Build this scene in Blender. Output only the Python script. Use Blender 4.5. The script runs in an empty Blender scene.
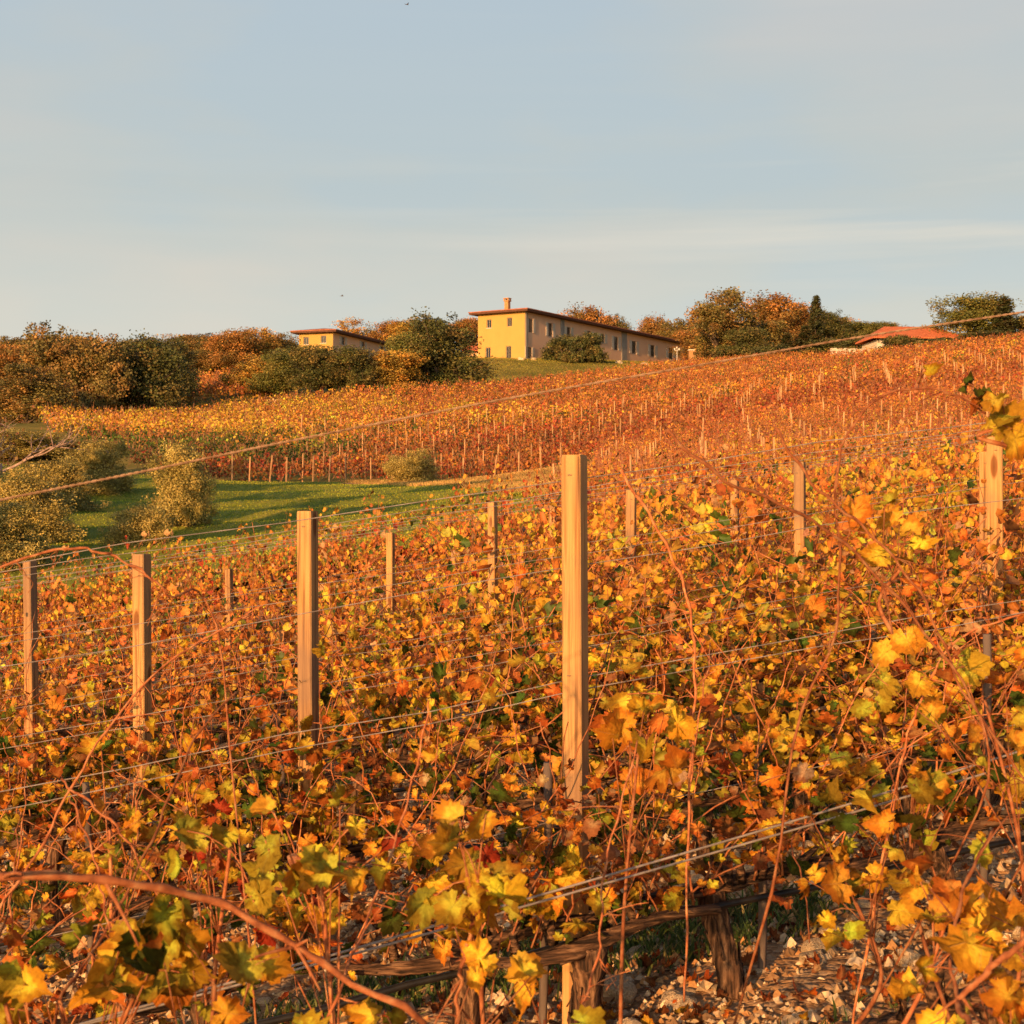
import bpy, math, random
import numpy as np
from mathutils import Vector, Matrix

random.seed(11)
rng = np.random.default_rng(11)
scene = bpy.context.scene
col = scene.collection
F = 1500.0            # focal length in pixels of the 1024 frame
R = math.radians

def P(px, py, d):
    return np.array([(px - 512.0) / F * d, d, (500.0 - py) / F * d])

# ------------------------------------------------------------------ terrain
UA = R(17.5)
U = np.array([math.cos(UA), math.sin(UA)])       # along the vine rows
N = np.array([-math.sin(UA), math.cos(UA)])      # across the vine rows
def un(u, n):
    return u * U + n * N
def to_un(x, y):
    return x * U[0] + y * U[1], x * N[0] + y * N[1]
def plane(u, n):
    return -1.85 + 0.14 * (u - 1.77) - 0.06 * (n - 4.9)

ctrl = []
for u in (-16, -8, -3, 1, 5, 9, 15):
    for n in (-9, -2, 3, 8, 13, 17):
        p = un(u, n); ctrl.append((p[0], p[1], plane(u, n)))
for px, py, d in [
    (-250, 665, 28), (0, 650, 28), (150, 634, 28), (300, 606, 28), (500, 582, 28), (700, 560, 28), (1000, 545, 28), (1300, 540, 28),
    (0, 572, 40), (150, 572, 40), (300, 556, 40), (-200, 570, 40),
    (0, 540, 52), (150, 540, 52), (150, 512, 68), (0, 508, 68), (200, 492, 82), (0, 486, 82), (-250, 500, 80),
    (300, 520, 60), (400, 502, 70), (450, 491, 83), (500, 510, 58), (560, 488, 75),
    (230, 485, 90), (340, 484, 91), (490, 484, 92), (575, 474, 85),
    (700, 490, 55), (1000, 472, 50), (850, 482, 52), (700, 440, 92), (1000, 412, 85), (850, 425, 88), (1300, 400, 85),
    (850, 398, 112), (700, 402, 128), (700, 379, 168), (1000, 350, 150), (850, 366, 165), (1300, 330, 160),
    (575, 440, 108), (575, 403, 140), (575, 378, 183), (575, 362, 200), (640, 366, 204), (690, 368, 206), (480, 361, 198),
    (450, 372, 188),
    (340, 458, 103), (340, 432, 118), (340, 408, 140), (340, 390, 157), (440, 386, 170), (440, 410, 140),
    (200, 455, 103), (130, 432, 118), (200, 419, 137), (60, 424, 118), (60, 421, 138), (0, 450, 100), (0, 425, 120), (0, 405, 150), (-250, 430, 120),
    (100, 400, 165), (200, 386, 175), (250, 378, 185), (200, 370, 205), (330, 372, 205), (330, 362, 235),
    (0, 380, 220), (500, 352, 235), (650, 362, 240), (800, 356, 205), (940, 345, 178), (1024, 340, 172), (900, 340, 230),
    (0, 372, 320), (300, 362, 330), (600, 362, 330), (900, 358, 330), (1200, 350, 330), (-300, 380, 330)]:
    p = P(px, py, d); ctrl.append(tuple(p))
for a in range(80, 281, 25):      # ring to the sides and behind
    for r in (60, 150, 300):
        x, y = r * math.sin(R(a)), r * math.cos(R(a))
        uu, nn = to_un(x, y)
        ctrl.append((x, y, max(-9.0, min(9.0, -2 + 0.05 * uu))))
ctrl = np.array(ctrl)
def tps_k(d2):
    return np.where(d2 > 1e-9, d2 * np.log(np.maximum(d2, 1e-9)), 0.0)
SC = 100.0
cx = ctrl[:, :2] / SC
nC = len(ctrl)
K = tps_k(((cx[:, None] - cx[None]) ** 2).sum(2)) + np.eye(nC) * 2e-5
Pm = np.hstack([np.ones((nC, 1)), cx])
A = np.zeros((nC + 3, nC + 3)); A[:nC, :nC] = K; A[:nC, nC:] = Pm; A[nC:, :nC] = Pm.T
sol = np.linalg.solve(A, np.concatenate([ctrl[:, 2], np.zeros(3)]))
def H(x, y):
    x = np.atleast_1d(np.asarray(x, float)); y = np.atleast_1d(np.asarray(y, float))
    out = np.empty(len(x))
    for i in range(0, len(x), 20000):
        q = np.stack([x[i:i+20000], y[i:i+20000]], 1) / SC
        k = tps_k(((q[:, None] - cx[None]) ** 2).sum(2))
        out[i:i+20000] = k @ sol[:nC] + sol[nC] + q @ sol[nC+1:]
    r = np.hypot(x, y)
    w = np.clip((r - 260) / 240, 0, 1); w = w * w * (3 - 2 * w)
    return out * (1 - w) + 6.0 * w
def h1(x, y):
    return float(H(x, y)[0])

# ------------------------------------------------------------------ materials
def new_mat(name):
    m = bpy.data.materials.new(name); m.use_nodes = True
    nt = m.node_tree; nt.nodes.clear()
    o = nt.nodes.new('ShaderNodeOutputMaterial')
    return m, nt, o
def nd(nt, t, **kw):
    n = nt.nodes.new(t)
    for k, v in kw.items():
        if k.startswith('i_'):
            n.inputs[k[2:].replace('_', ' ')].default_value = v
        else:
            setattr(n, k, v)
    return n
def ramp(nt, stops, src=None):
    r = nt.nodes.new('ShaderNodeValToRGB')
    e = r.color_ramp.elements
    while len(e) < len(stops): e.new(0.5)
    for el, (p, c) in zip(e, stops):
        el.position = p; el.color = (*c, 1)
    if src is not None: nt.links.new(src, r.inputs[0])
    return r

def leaf_material(name, transl=0.3, rough=0.55, noise=True, tint=(1, 1, 1)):
    m, nt, o = new_mat(name)
    at = nd(nt, 'ShaderNodeAttribute', attribute_name='Col')
    src = at.outputs['Color']
    if noise:
        tc = nd(nt, 'ShaderNodeTexCoord')
        nz = nd(nt, 'ShaderNodeTexNoise'); nz.inputs['Scale'].default_value = 45; nz.inputs['Detail'].default_value = 4
        nt.links.new(tc.outputs['Object'], nz.inputs['Vector'])
        rp = ramp(nt, [(0.3, (0.5, 0.38, 0.3)), (0.52, (1, 1, 1)), (0.75, (1.15, 1.1, 0.9))], nz.outputs['Fac'])
        mx = nd(nt, 'ShaderNodeMix', data_type='RGBA', blend_type='MULTIPLY'); mx.inputs[0].default_value = 0.8
        nt.links.new(src, mx.inputs[6]); nt.links.new(rp.outputs[0], mx.inputs[7]); src = mx.outputs[2]
    b = nd(nt, 'ShaderNodeBsdfPrincipled'); b.inputs['Roughness'].default_value = rough
    b.inputs['Specular IOR Level'].default_value = 0.35
    t = nd(nt, 'ShaderNodeBsdfTranslucent')
    nt.links.new(src, b.inputs['Base Color']); nt.links.new(src, t.inputs['Color'])
    ms = nd(nt, 'ShaderNodeMixShader'); ms.inputs[0].default_value = transl
    nt.links.new(b.outputs[0], ms.inputs[1]); nt.links.new(t.outputs[0], ms.inputs[2])
    nt.links.new(ms.outputs[0], o.inputs[0])
    return m

def vein_material():
    m, nt, o = new_mat('vine_leaf_veined')
    L = nt.links.new
    at = nd(nt, 'ShaderNodeAttribute', attribute_name='Col'); lf = nd(nt, 'ShaderNodeAttribute', attribute_name='Leaf')
    sp = nd(nt, 'ShaderNodeSeparateColor'); L(lf.outputs['Color'], sp.inputs[0])
    def math_(op, a, b=None, c=None):
        n = nd(nt, 'ShaderNodeMath', operation=op)
        for i, v in enumerate((a, b, c)):
            if v is None: continue
            if isinstance(v, (int, float)): n.inputs[i].default_value = v
            else: L(v, n.inputs[i])
        return n.outputs[0]
    ang = math_('ARCTAN2', sp.outputs[0], sp.outputs[1])
    rad = math_('SQRT', math_('ADD', math_('MULTIPLY', sp.outputs[0], sp.outputs[0]), math_('MULTIPLY', sp.outputs[1], sp.outputs[1])))
    v1 = math_('MULTIPLY', math_('ABSOLUTE', math_('SINE', math_('MULTIPLY', ang, 3.0))), rad)      # distance from a main vein
    vein = nd(nt, 'ShaderNodeMapRange', interpolation_type='SMOOTHSTEP'); vein.inputs[1].default_value = .0; vein.inputs[2].default_value = .05; vein.inputs[3].default_value = 1; vein.inputs[4].default_value = 0
    L(v1, vein.inputs[0])
    tc = nd(nt, 'ShaderNodeTexCoord')
    nz = nd(nt, 'ShaderNodeTexNoise'); nz.inputs['Scale'].default_value = 38; nz.inputs['Detail'].default_value = 5; L(tc.outputs['Object'], nz.inputs['Vector'])
    n2 = nd(nt, 'ShaderNodeTexNoise'); n2.inputs['Scale'].default_value = 130; n2.inputs['Detail'].default_value = 3; L(tc.outputs['Object'], n2.inputs['Vector'])
    # blotches: dry brown towards the margin and between the veins, in patches of their own
    bl = math_('ADD', math_('MULTIPLY', rad, 1.0), math_('MULTIPLY', nz.outputs['Fac'], 1.5))
    bl = math_('ADD', bl, math_('MULTIPLY', sp.outputs[2], .45))
    bm = nd(nt, 'ShaderNodeMapRange', interpolation_type='SMOOTHSTEP'); bm.inputs[1].default_value = 1.32; bm.inputs[2].default_value = 1.7; L(bl, bm.inputs[0])
    mx = nd(nt, 'ShaderNodeMix', data_type='RGBA', blend_type='MULTIPLY'); L(math_('MULTIPLY', bm.outputs[0], .75), mx.inputs[0]); L(at.outputs['Color'], mx.inputs[6]); mx.inputs[7].default_value = (.62, .32, .2, 1)
    sp2 = ramp(nt, [(.3, (.68, .62, .55)), (.55, (1, 1, 1)), (.8, (1.12, 1.1, 1))], n2.outputs['Fac'])
    m3 = nd(nt, 'ShaderNodeMix', data_type='RGBA', blend_type='MULTIPLY'); m3.inputs[0].default_value = .8; L(mx.outputs[2], m3.inputs[6]); L(sp2.outputs[0], m3.inputs[7])
    hs = nd(nt, 'ShaderNodeHueSaturation'); hs.inputs['Value'].default_value = 1.35; hs.inputs['Saturation'].default_value = .85; L(m3.outputs[2], hs.inputs['Color'])
    m4 = nd(nt, 'ShaderNodeMix', data_type='RGBA'); L(math_('MULTIPLY', vein.outputs[0], .55), m4.inputs[0]); L(m3.outputs[2], m4.inputs[6]); L(hs.outputs[0], m4.inputs[7])
    b = nd(nt, 'ShaderNodeBsdfPrincipled'); b.inputs['Roughness'].default_value = .78; b.inputs['Specular IOR Level'].default_value = .15
    bp = nd(nt, 'ShaderNodeBump'); bp.inputs['Strength'].default_value = .7; bp.inputs['Distance'].default_value = .006
    L(math_('SUBTRACT', math_('ADD', nz.outputs['Fac'], math_('MULTIPLY', n2.outputs['Fac'], .35)), math_('MULTIPLY', vein.outputs[0], .35)), bp.inputs['Height'])
    L(bp.outputs[0], b.inputs['Normal']); L(m4.outputs[2], b.inputs['Base Color'])
    t = nd(nt, 'ShaderNodeBsdfTranslucent'); L(m4.outputs[2], t.inputs['Color'])
    ms = nd(nt, 'ShaderNodeMixShader'); ms.inputs[0].default_value = .36
    L(b.outputs[0], ms.inputs[1]); L(t.outputs[0], ms.inputs[2]); L(ms.outputs[0], o.inputs[0])
    return m

def noise_mat(name, stops, scale=5, stretch=(1, 1, 1), rough=0.85, bump=0.3, detail=6, coord='Object', dist=0.02, spec=0.2, rand=0.0):
    m, nt, o = new_mat(name)
    tc = nd(nt, 'ShaderNodeTexCoord'); mp = nd(nt, 'ShaderNodeMapping'); mp.inputs['Scale'].default_value = stretch
    nt.links.new(tc.outputs[coord], mp.inputs[0])
    nz = nd(nt, 'ShaderNodeTexNoise'); nz.inputs['Scale'].default_value = scale; nz.inputs['Detail'].default_value = detail
    nt.links.new(mp.outputs[0], nz.inputs['Vector'])
    rp = ramp(nt, stops, nz.outputs['Fac'])
    src = rp.outputs[0]
    if rand:
        oi = nd(nt, 'ShaderNodeObjectInfo')
        mr = nd(nt, 'ShaderNodeMapRange'); mr.inputs[3].default_value = 1 - rand; mr.inputs[4].default_value = 1 + rand
        nt.links.new(oi.outputs['Random'], mr.inputs[0])
        hs = nd(nt, 'ShaderNodeHueSaturation'); nt.links.new(mr.outputs[0], hs.inputs['Value']); nt.links.new(src, hs.inputs['Color'])
        src = hs.outputs[0]
    b = nd(nt, 'ShaderNodeBsdfPrincipled'); b.inputs['Roughness'].default_value = rough
    b.inputs['Specular IOR Level'].default_value = spec
    nt.links.new(src, b.inputs['Base Color'])
    if bump:
        bp = nd(nt, 'ShaderNodeBump'); bp.inputs['Strength'].default_value = bump; bp.inputs['Distance'].default_value = dist
        nt.links.new(nz.outputs['Fac'], bp.inputs['Height']); nt.links.new(bp.outputs[0], b.inputs['Normal'])
    nt.links.new(b.outputs[0], o.inputs[0])
    return m

M = {}
M['leaf'] = leaf_material('vine_leaf', 0.36)
M['leaf_hi'] = vein_material()
M['crown'] = leaf_material('tree_leaf', 0.18, 0.6, noise=False)
M['grass'] = leaf_material('grass_blade', 0.3, 0.6, noise=False)
M['cane'] = noise_mat('cane_bark', [(0.3, (0.17, 0.05, 0.02)), (0.5, (0.36, 0.12, 0.045)), (0.72, (0.47, 0.24, 0.11))], 48, (1, 1, 0.8), 0.75, 0.7, spec=0.2, dist=0.004, rand=0.4)
M['trunk'] = noise_mat('vine_bark', [(0.38, (0.025, 0.015, 0.01)), (0.52, (0.12, 0.062, 0.034)), (0.66, (0.27, 0.15, 0.08))], 62, (1, 1, 0.07), 0.95, 1.0, dist=0.03, rand=0.2, detail=8)
M['cordon'] = noise_mat('vine_bark_cordon', [(0.38, (0.025, 0.015, 0.01)), (0.52, (0.12, 0.062, 0.034)), (0.66, (0.27, 0.15, 0.08))], 62, (0.09, 1, 1), 0.95, 1.0, dist=0.03, rand=0.2, detail=8)
M['bark'] = noise_mat('tree_bark', [(0.35, (0.05, 0.035, 0.025)), (0.65, (0.17, 0.12, 0.085))], 6, (1, 1, 0.2), 0.95, 0.6, dist=0.05)
M['pale_bark'] = noise_mat('pale_bark', [(0.35, (0.3, 0.2, 0.16)), (0.65, (0.55, 0.4, 0.34))], 6, (1, 1, 0.4), 0.9, 0.4, dist=0.03)
M['rust_wire'] = noise_mat('old_twisted_wire', [(0.4, (0.24, 0.14, 0.08)), (0.6, (0.4, 0.26, 0.16))], 30, rough=0.7, bump=0.3, dist=.003)
M['wire'] = noise_mat('galvanised_wire', [(0.4, (0.2, 0.17, 0.15)), (0.6, (0.34, 0.3, 0.27))], 12, rough=0.5, bump=0, spec=0.5)
M['hose'] = noise_mat('black_hose', [(0.35, (0.006, 0.006, 0.006)), (0.7, (0.02, 0.018, 0.016))], 14, rough=0.45, bump=0.1, dist=0.003, spec=0.4)
M['stone'] = noise_mat('limestone', [(0.3, (0.4, 0.26, 0.14)), (0.5, (0.6, 0.44, 0.26)), (0.7, (0.7, 0.56, 0.37))], 9, rough=0.95, bump=0.8, dist=0.02, rand=0.25)
M['metal'] = noise_mat('dark_steel', [(0.4, (0.12, 0.1, 0.09)), (0.6, (0.2, 0.17, 0.15))], 30, rough=0.45, bump=0)
M['stake'] = noise_mat('pale_stake_wood', [(0.3, (0.4, 0.22, 0.1)), (0.7, (0.6, 0.37, 0.19))], 8, (1, 1, .2), bump=0.1, rand=0.25)
M['dark_stake'] = noise_mat('weathered_stake', [(0.3, (0.07, 0.05, 0.04)), (0.7, (0.2, 0.15, 0.12))], 20, (1, 1, .1), bump=0.5)
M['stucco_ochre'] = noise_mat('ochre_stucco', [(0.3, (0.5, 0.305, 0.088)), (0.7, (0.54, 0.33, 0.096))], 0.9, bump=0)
M['stucco_pink_lifted'] = noise_mat('pink_stucco_lifted', [(0.3, (0.84, 0.5, 0.3)), (0.7, (0.88, 0.55, 0.34))], 0.7, bump=0)  # pink lightened to offset the shade on the long villa wall
M['stucco_grey'] = noise_mat('grey_stucco', [(0.3, (0.27, 0.25, 0.22)), (0.7, (0.36, 0.33, 0.29))], 1.2, bump=0.1)
M['stucco_cream'] = noise_mat('cream_stucco', [(0.3, (0.6, 0.52, 0.4)), (0.7, (0.7, 0.62, 0.5))], 1.2, bump=0.1)
M['shutter'] = noise_mat('cream_paint', [(0.3, (0.56, 0.48, 0.38)), (0.7, (0.66, 0.58, 0.47))], 3, bump=0)
M['frame'] = noise_mat('window_frame', [(0.3, (0.3, 0.24, 0.17)), (0.7, (0.4, 0.33, 0.25))], 3, bump=0)
M['glass'] = noise_mat('dark_glass', [(0.3, (0.015, 0.014, 0.014)), (0.7, (0.03, 0.028, 0.026))], 0.5, rough=0.12, bump=0, spec=0.6)
M['wood_soffit'] = noise_mat('dark_soffit', [(0.3, (0.09, 0.04, 0.025)), (0.7, (0.15, 0.07, 0.04))], 3, bump=0)
M['white_paint'] = noise_mat('white_paint', [(0.3, (0.66, 0.62, 0.56)), (0.7, (0.76, 0.72, 0.66))], 3, bump=0)

def tile_mat(name, c1, c2):
    m, nt, o = new_mat(name)
    tc = nd(nt, 'ShaderNodeTexCoord')
    wv = nd(nt, 'ShaderNodeTexWave', wave_type='BANDS', bands_direction='X'); wv.inputs['Scale'].default_value = 1.6; wv.inputs['Distortion'].default_value = 0.4
    nt.links.new(tc.outputs['Object'], wv.inputs[0])
    nz = nd(nt, 'ShaderNodeTexNoise'); nz.inputs['Scale'].default_value = 2.5; nz.inputs['Detail'].default_value = 5
    nt.links.new(tc.outputs['Object'], nz.inputs[0])
    rp = ramp(nt, [(0.35, c1), (0.65, c2)], nz.outputs['Fac'])
    b = nd(nt, 'ShaderNodeBsdfPrincipled'); b.inputs['Roughness'].default_value = 0.9
    bp = nd(nt, 'ShaderNodeBump'); bp.inputs['Strength'].default_value = 0.6; bp.inputs['Distance'].default_value = 0.06
    nt.links.new(wv.outputs['Fac'], bp.inputs['Height']); nt.links.new(bp.outputs[0], b.inputs['Normal'])
    nt.links.new(rp.outputs[0], b.inputs['Base Color']); nt.links.new(b.outputs[0], o.inputs[0])
    return m
M['tile'] = tile_mat('terracotta_tiles', (0.3, 0.1, 0.05), (0.42, 0.16, 0.09))
M['tile_red'] = tile_mat('red_tiles', (0.52, 0.13, 0.045), (0.62, 0.18, 0.065))

def wood_post():
    m, nt, o = new_mat('pine_post')
    tc = nd(nt, 'ShaderNodeTexCoord'); oi = nd(nt, 'ShaderNodeObjectInfo')
    ad = nd(nt, 'ShaderNodeVectorMath', operation='ADD')
    sc = nd(nt, 'ShaderNodeVectorMath', operation='SCALE'); sc.inputs['Scale'].default_value = 7.0
    cmb = nd(nt, 'ShaderNodeCombineXYZ')
    nt.links.new(oi.outputs['Random'], cmb.inputs[0]); nt.links.new(oi.outputs['Random'], cmb.inputs[2]); nt.links.new(cmb.outputs[0], sc.inputs[0])
    nt.links.new(tc.outputs['Object'], ad.inputs[0]); nt.links.new(sc.outputs[0], ad.inputs[1])
    # knots bend the grain
    mk = nd(nt, 'ShaderNodeMapping'); mk.inputs['Scale'].default_value = (9, 9, 2.6)
    nt.links.new(ad.outputs[0], mk.inputs[0])
    vo = nd(nt, 'ShaderNodeTexVoronoi'); vo.inputs['Scale'].default_value = 1.0
    nt.links.new(mk.outputs[0], vo.inputs['Vector'])
    mp = nd(nt, 'ShaderNodeMapping'); mp.inputs['Scale'].default_value = (60, 60, 1.6)
    nt.links.new(ad.outputs[0], mp.inputs[0])
    nz = nd(nt, 'ShaderNodeTexNoise'); nz.inputs['Scale'].default_value = 1.0; nz.inputs['Detail'].default_value = 5; nz.inputs['Distortion'].default_value = 0.6
    nt.links.new(mp.outputs[0], nz.inputs['Vector'])
    grain = ramp(nt, [(0.3, (0.17, 0.08, 0.03)), (0.43, (0.42, 0.22, 0.075)), (0.55, (0.56, 0.32, 0.12)), (0.72, (0.32, 0.16, 0.055))], nz.outputs['Fac'])
    kn = ramp(nt, [(0.0, (0.22, 0.1, 0.05)), (0.13, (0.36, 0.2, 0.1)), (0.19, (1, 1, 1))], vo.outputs['Distance'])
    mx = nd(nt, 'ShaderNodeMix', data_type='RGBA', blend_type='MULTIPLY'); mx.inputs[0].default_value = 0.85
    nt.links.new(grain.outputs[0], mx.inputs[6]); nt.links.new(kn.outputs[0], mx.inputs[7])
    # grey weathering in patches
    n2 = nd(nt, 'ShaderNodeTexNoise'); n2.inputs['Scale'].default_value = 2.2; n2.inputs['Detail'].default_value = 6
    nt.links.new(ad.outputs[0], n2.inputs['Vector'])
    wf = ramp(nt, [(0.45, (0, 0, 0)), (0.66, (0.75, 0.75, 0.75))], n2.outputs['Fac'])
    m2 = nd(nt, 'ShaderNodeMix', data_type='RGBA'); nt.links.new(wf.outputs[0], m2.inputs[0])
    nt.links.new(mx.outputs[2], m2.inputs[6]); m2.inputs[7].default_value = (0.22, 0.14, 0.09, 1)
    b = nd(nt, 'ShaderNodeBsdfPrincipled'); b.inputs['Roughness'].default_value = 0.8; b.inputs['Specular IOR Level'].default_value = 0.2
    bp = nd(nt, 'ShaderNodeBump'); bp.inputs['Strength'].default_value = 0.5; bp.inputs['Distance'].default_value = 0.004
    nt.links.new(nz.outputs['Fac'], bp.inputs['Height']); nt.links.new(bp.outputs[0], b.inputs['Normal'])
    nt.links.new(m2.outputs[2], b.inputs['Base Color']); nt.links.new(b.outputs[0], o.inputs[0])
    return m
M['post'] = wood_post()

def soil():
    m, nt, o = new_mat('stony_soil')
    tc = nd(nt, 'ShaderNodeTexCoord')
    vo = nd(nt, 'ShaderNodeTexVoronoi'); vo.inputs['Scale'].default_value = 16
    v2 = nd(nt, 'ShaderNodeTexVoronoi'); v2.inputs['Scale'].default_value = 42
    nz = nd(nt, 'ShaderNodeTexNoise'); nz.inputs['Scale'].default_value = 1.2; nz.inputs['Detail'].default_value = 8
    for t in (vo, v2, nz): nt.links.new(tc.outputs['Object'], t.inputs['Vector'])
    sx = nd(nt, 'ShaderNodeSeparateColor'); nt.links.new(v2.outputs['Color'], sx.inputs[0])
    peb = ramp(nt, [(0.0, (0.18, 0.095, 0.045)), (0.4, (0.38, 0.22, 0.105)), (0.75, (0.56, 0.36, 0.19)), (1.0, (0.66, 0.48, 0.29))], sx.outputs[0])
    base = ramp(nt, [(0.35, (0.23, 0.115, 0.05)), (0.65, (0.48, 0.28, 0.13))], nz.outputs['Fac'])
    mx = nd(nt, 'ShaderNodeMix', data_type='RGBA'); mx.inputs[0].default_value = 0.55
    nt.links.new(base.outputs[0], mx.inputs[6]); nt.links.new(peb.outputs[0], mx.inputs[7])
    b = nd(nt, 'ShaderNodeBsdfPrincipled'); b.inputs['Roughness'].default_value = 0.95; b.inputs['Specular IOR Level'].default_value = 0.1
    nt.links.new(mx.outputs[2], b.inputs['Base Color'])
    b1 = nd(nt, 'ShaderNodeBump', invert=True); b1.inputs['Strength'].default_value = 0.9; b1.inputs['Distance'].default_value = 0.03
    b2 = nd(nt, 'ShaderNodeBump', invert=True); b2.inputs['Strength'].default_value = 0.8; b2.inputs['Distance'].default_value = 0.012
    nt.links.new(vo.outputs['Distance'], b1.inputs['Height']); nt.links.new(v2.outputs['Distance'], b2.inputs['Height'])
    nt.links.new(b1.outputs[0], b2.inputs['Normal']); nt.links.new(b2.outputs[0], b.inputs['Normal'])
    nt.links.new(b.outputs[0], o.inputs[0])
    return m
M['soil'] = soil()
M['meadow'] = noise_mat('meadow_grass', [(0.3, (0.14, 0.17, 0.015)), (0.5, (0.22, 0.235, 0.02)), (0.7, (0.34, 0.3, 0.035))], 0.5, (1, 1, 1), 0.95, 1.0, detail=12, dist=0.35)
M['lawn'] = noise_mat('lawn_grass', [(0.3, (0.12, 0.12, 0.02)), (0.55, (0.22, 0.18, 0.035)), (0.75, (0.34, 0.24, 0.06))], 0.35, (1, 1, 1), 0.95, 0.8, detail=12, dist=0.3)
M['track'] = noise_mat('dry_track', [(0.3, (0.26, 0.16, 0.06)), (0.5, (0.38, 0.24, 0.1)), (0.7, (0.46, 0.32, 0.16))], 0.6, (1, 1, 1), 0.95, 0.6, detail=10, dist=0.15)

# ------------------------------------------------------------------ object helpers
def mesh_np(name, V, loops, sizes, C=None, mat=None, smooth=False, L2=None):
    V = np.asarray(V, np.float32).reshape(-1, 3)
    loops = np.asarray(loops, np.int32).ravel(); sizes = np.asarray(sizes, np.int32)
    me = bpy.data.meshes.new(name)
    me.vertices.add(len(V)); me.vertices.foreach_set('co', V.ravel())
    me.loops.add(len(loops)); me.loops.foreach_set('vertex_index', loops)
    me.polygons.add(len(sizes))
    st = np.concatenate([[0], np.cumsum(sizes)[:-1]]).astype(np.int32)
    me.polygons.foreach_set('loop_start', st)
    me.polygons.foreach_set('use_smooth', np.full(len(sizes), bool(smooth)))
    me.update(calc_edges=True)
    me.validate()
    if C is not None:
        a = me.color_attributes.new('Col', 'FLOAT_COLOR', 'POINT')
        C = np.asarray(C, np.float32)
        if C.shape[1] == 3: C = np.hstack([C, np.ones((len(C), 1), np.float32)])
        a.data.foreach_set('color', C.ravel())
    if L2 is not None:
        a = me.color_attributes.new('Leaf', 'FLOAT_COLOR', 'POINT')
        a.data.foreach_set('color', np.asarray(L2, np.float32).ravel())
    if mat: me.materials.append(mat)
    return me
class MB:
    def __init__(s): s.v = []; s.f = []; s.c = []; s.n = 0
    def add(s, V, faces, c=None):
        V = np.asarray(V, float)
        s.v.append(V); s.f += [[i + s.n for i in f] for f in faces]; s.n += len(V)
        if c is not None: s.c.append(np.broadcast_to(np.asarray(c, float), (len(V), 3)) if np.ndim(c) == 1 else np.asarray(c, float))
    def mesh(s, name, mat, smooth=False):
        sizes = [len(f) for f in s.f]; loops = [i for f in s.f for i in f]
        return mesh_np(name, np.vstack(s.v), loops, sizes, np.vstack(s.c) if s.c else None, mat, smooth)
    def tube(s, pts, rad, k=6, cap=True, jitter=0.0):
        pts = np.asarray(pts, float); n = len(pts)
        rad = np.broadcast_to(np.asarray(rad, float), (n,))
        T = np.gradient(pts, axis=0); T /= np.linalg.norm(T, axis=1)[:, None] + 1e-12
        ref = np.array([0.0, 0, 1]) if abs(T[:, 2]).mean() < 0.8 else np.array([1.0, 0, 0])
        X = np.cross(T, ref); X /= np.linalg.norm(X, axis=1)[:, None] + 1e-9
        Y = np.cross(T, X)
        a = np.arange(k) * 2 * math.pi / k
        rr = rad[:, None] * (1 + (rng.normal(0, jitter, (n, k)) if jitter else 0))
        V = pts[:, None] + (np.cos(a)[None, :, None] * X[:, None] + np.sin(a)[None, :, None] * Y[:, None]) * rr[..., None]
        V = V.reshape(-1, 3)
        fs = []
        for i in range(n - 1):
            for j in range(k):
                fs.append([i*k+j, i*k+(j+1) % k, (i+1)*k+(j+1) % k, (i+1)*k+j])
        if cap:
            fs.append(list(range(k))[::-1]); fs.append([(n-1)*k+j for j in range(k)])
        s.add(V, fs)
    def box(s, lo, hi, mtx=None):
        lo = np.array(lo, float); hi = np.array(hi, float)
        V = np.array([[x, y, z] for z in (lo[2], hi[2]) for y in (lo[1], hi[1]) for x in (lo[0], hi[0])])
        if mtx is not None: V = mtx(V)
        s.add(V, [[0, 2, 3, 1], [4, 5, 7, 6], [0, 1, 5, 4], [2, 6, 7, 3], [0, 4, 6, 2], [1, 3, 7, 5]])

def obj(name, me, parent=None, loc=(0, 0, 0), rz=0.0, scale=None):
    o = bpy.data.objects.new(name, me); col.objects.link(o)
    o.location = loc; o.rotation_euler = (0, 0, rz)
    if scale is not None: o.scale = scale
    if parent is not None: o.parent = parent
    return o
def tag(o, label=None, cat=None, group=None, kind=None):
    if label: o['label'] = label
    if cat: o['category'] = cat
    if group: o['group'] = group
    if kind: o['kind'] = kind
    return o
def thing(name, label, cat, loc, rz=0.0, group=None, scale=None):
    o = obj(name, None, None, loc, rz, scale); o.empty_display_size = 0.1
    return tag(o, label, cat, group)
def smooth_path(pts, n=24):
    pts = np.asarray(pts, float); m = len(pts)
    t = np.linspace(0, m - 1, n); out = []
    for x in t:
        i = min(int(x), m - 2); f = x - i
        p0, p1, p2, p3 = pts[max(i-1, 0)], pts[i], pts[i+1], pts[min(i+2, m-1)]
        out.append(0.5*((2*p1)+(-p0+p2)*f+(2*p0-5*p1+4*p2-p3)*f*f+(-p0+3*p1-3*p2+p3)*f**3))
    return np.array(out)
def in_poly(x, y, poly):
    ins = np.zeros(len(x), bool); j = len(poly) - 1
    for i in range(len(poly)):
        xi, yi = poly[i]; xj, yj = poly[j]
        c = ((yi > y) != (yj > y)) & (x < (xj - xi) * (y - yi) / (yj - yi + 1e-12) + xi)
        ins ^= c; j = i
    return ins
def pd(px, d): return ((px - 512.0) / F * d, d)

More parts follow.
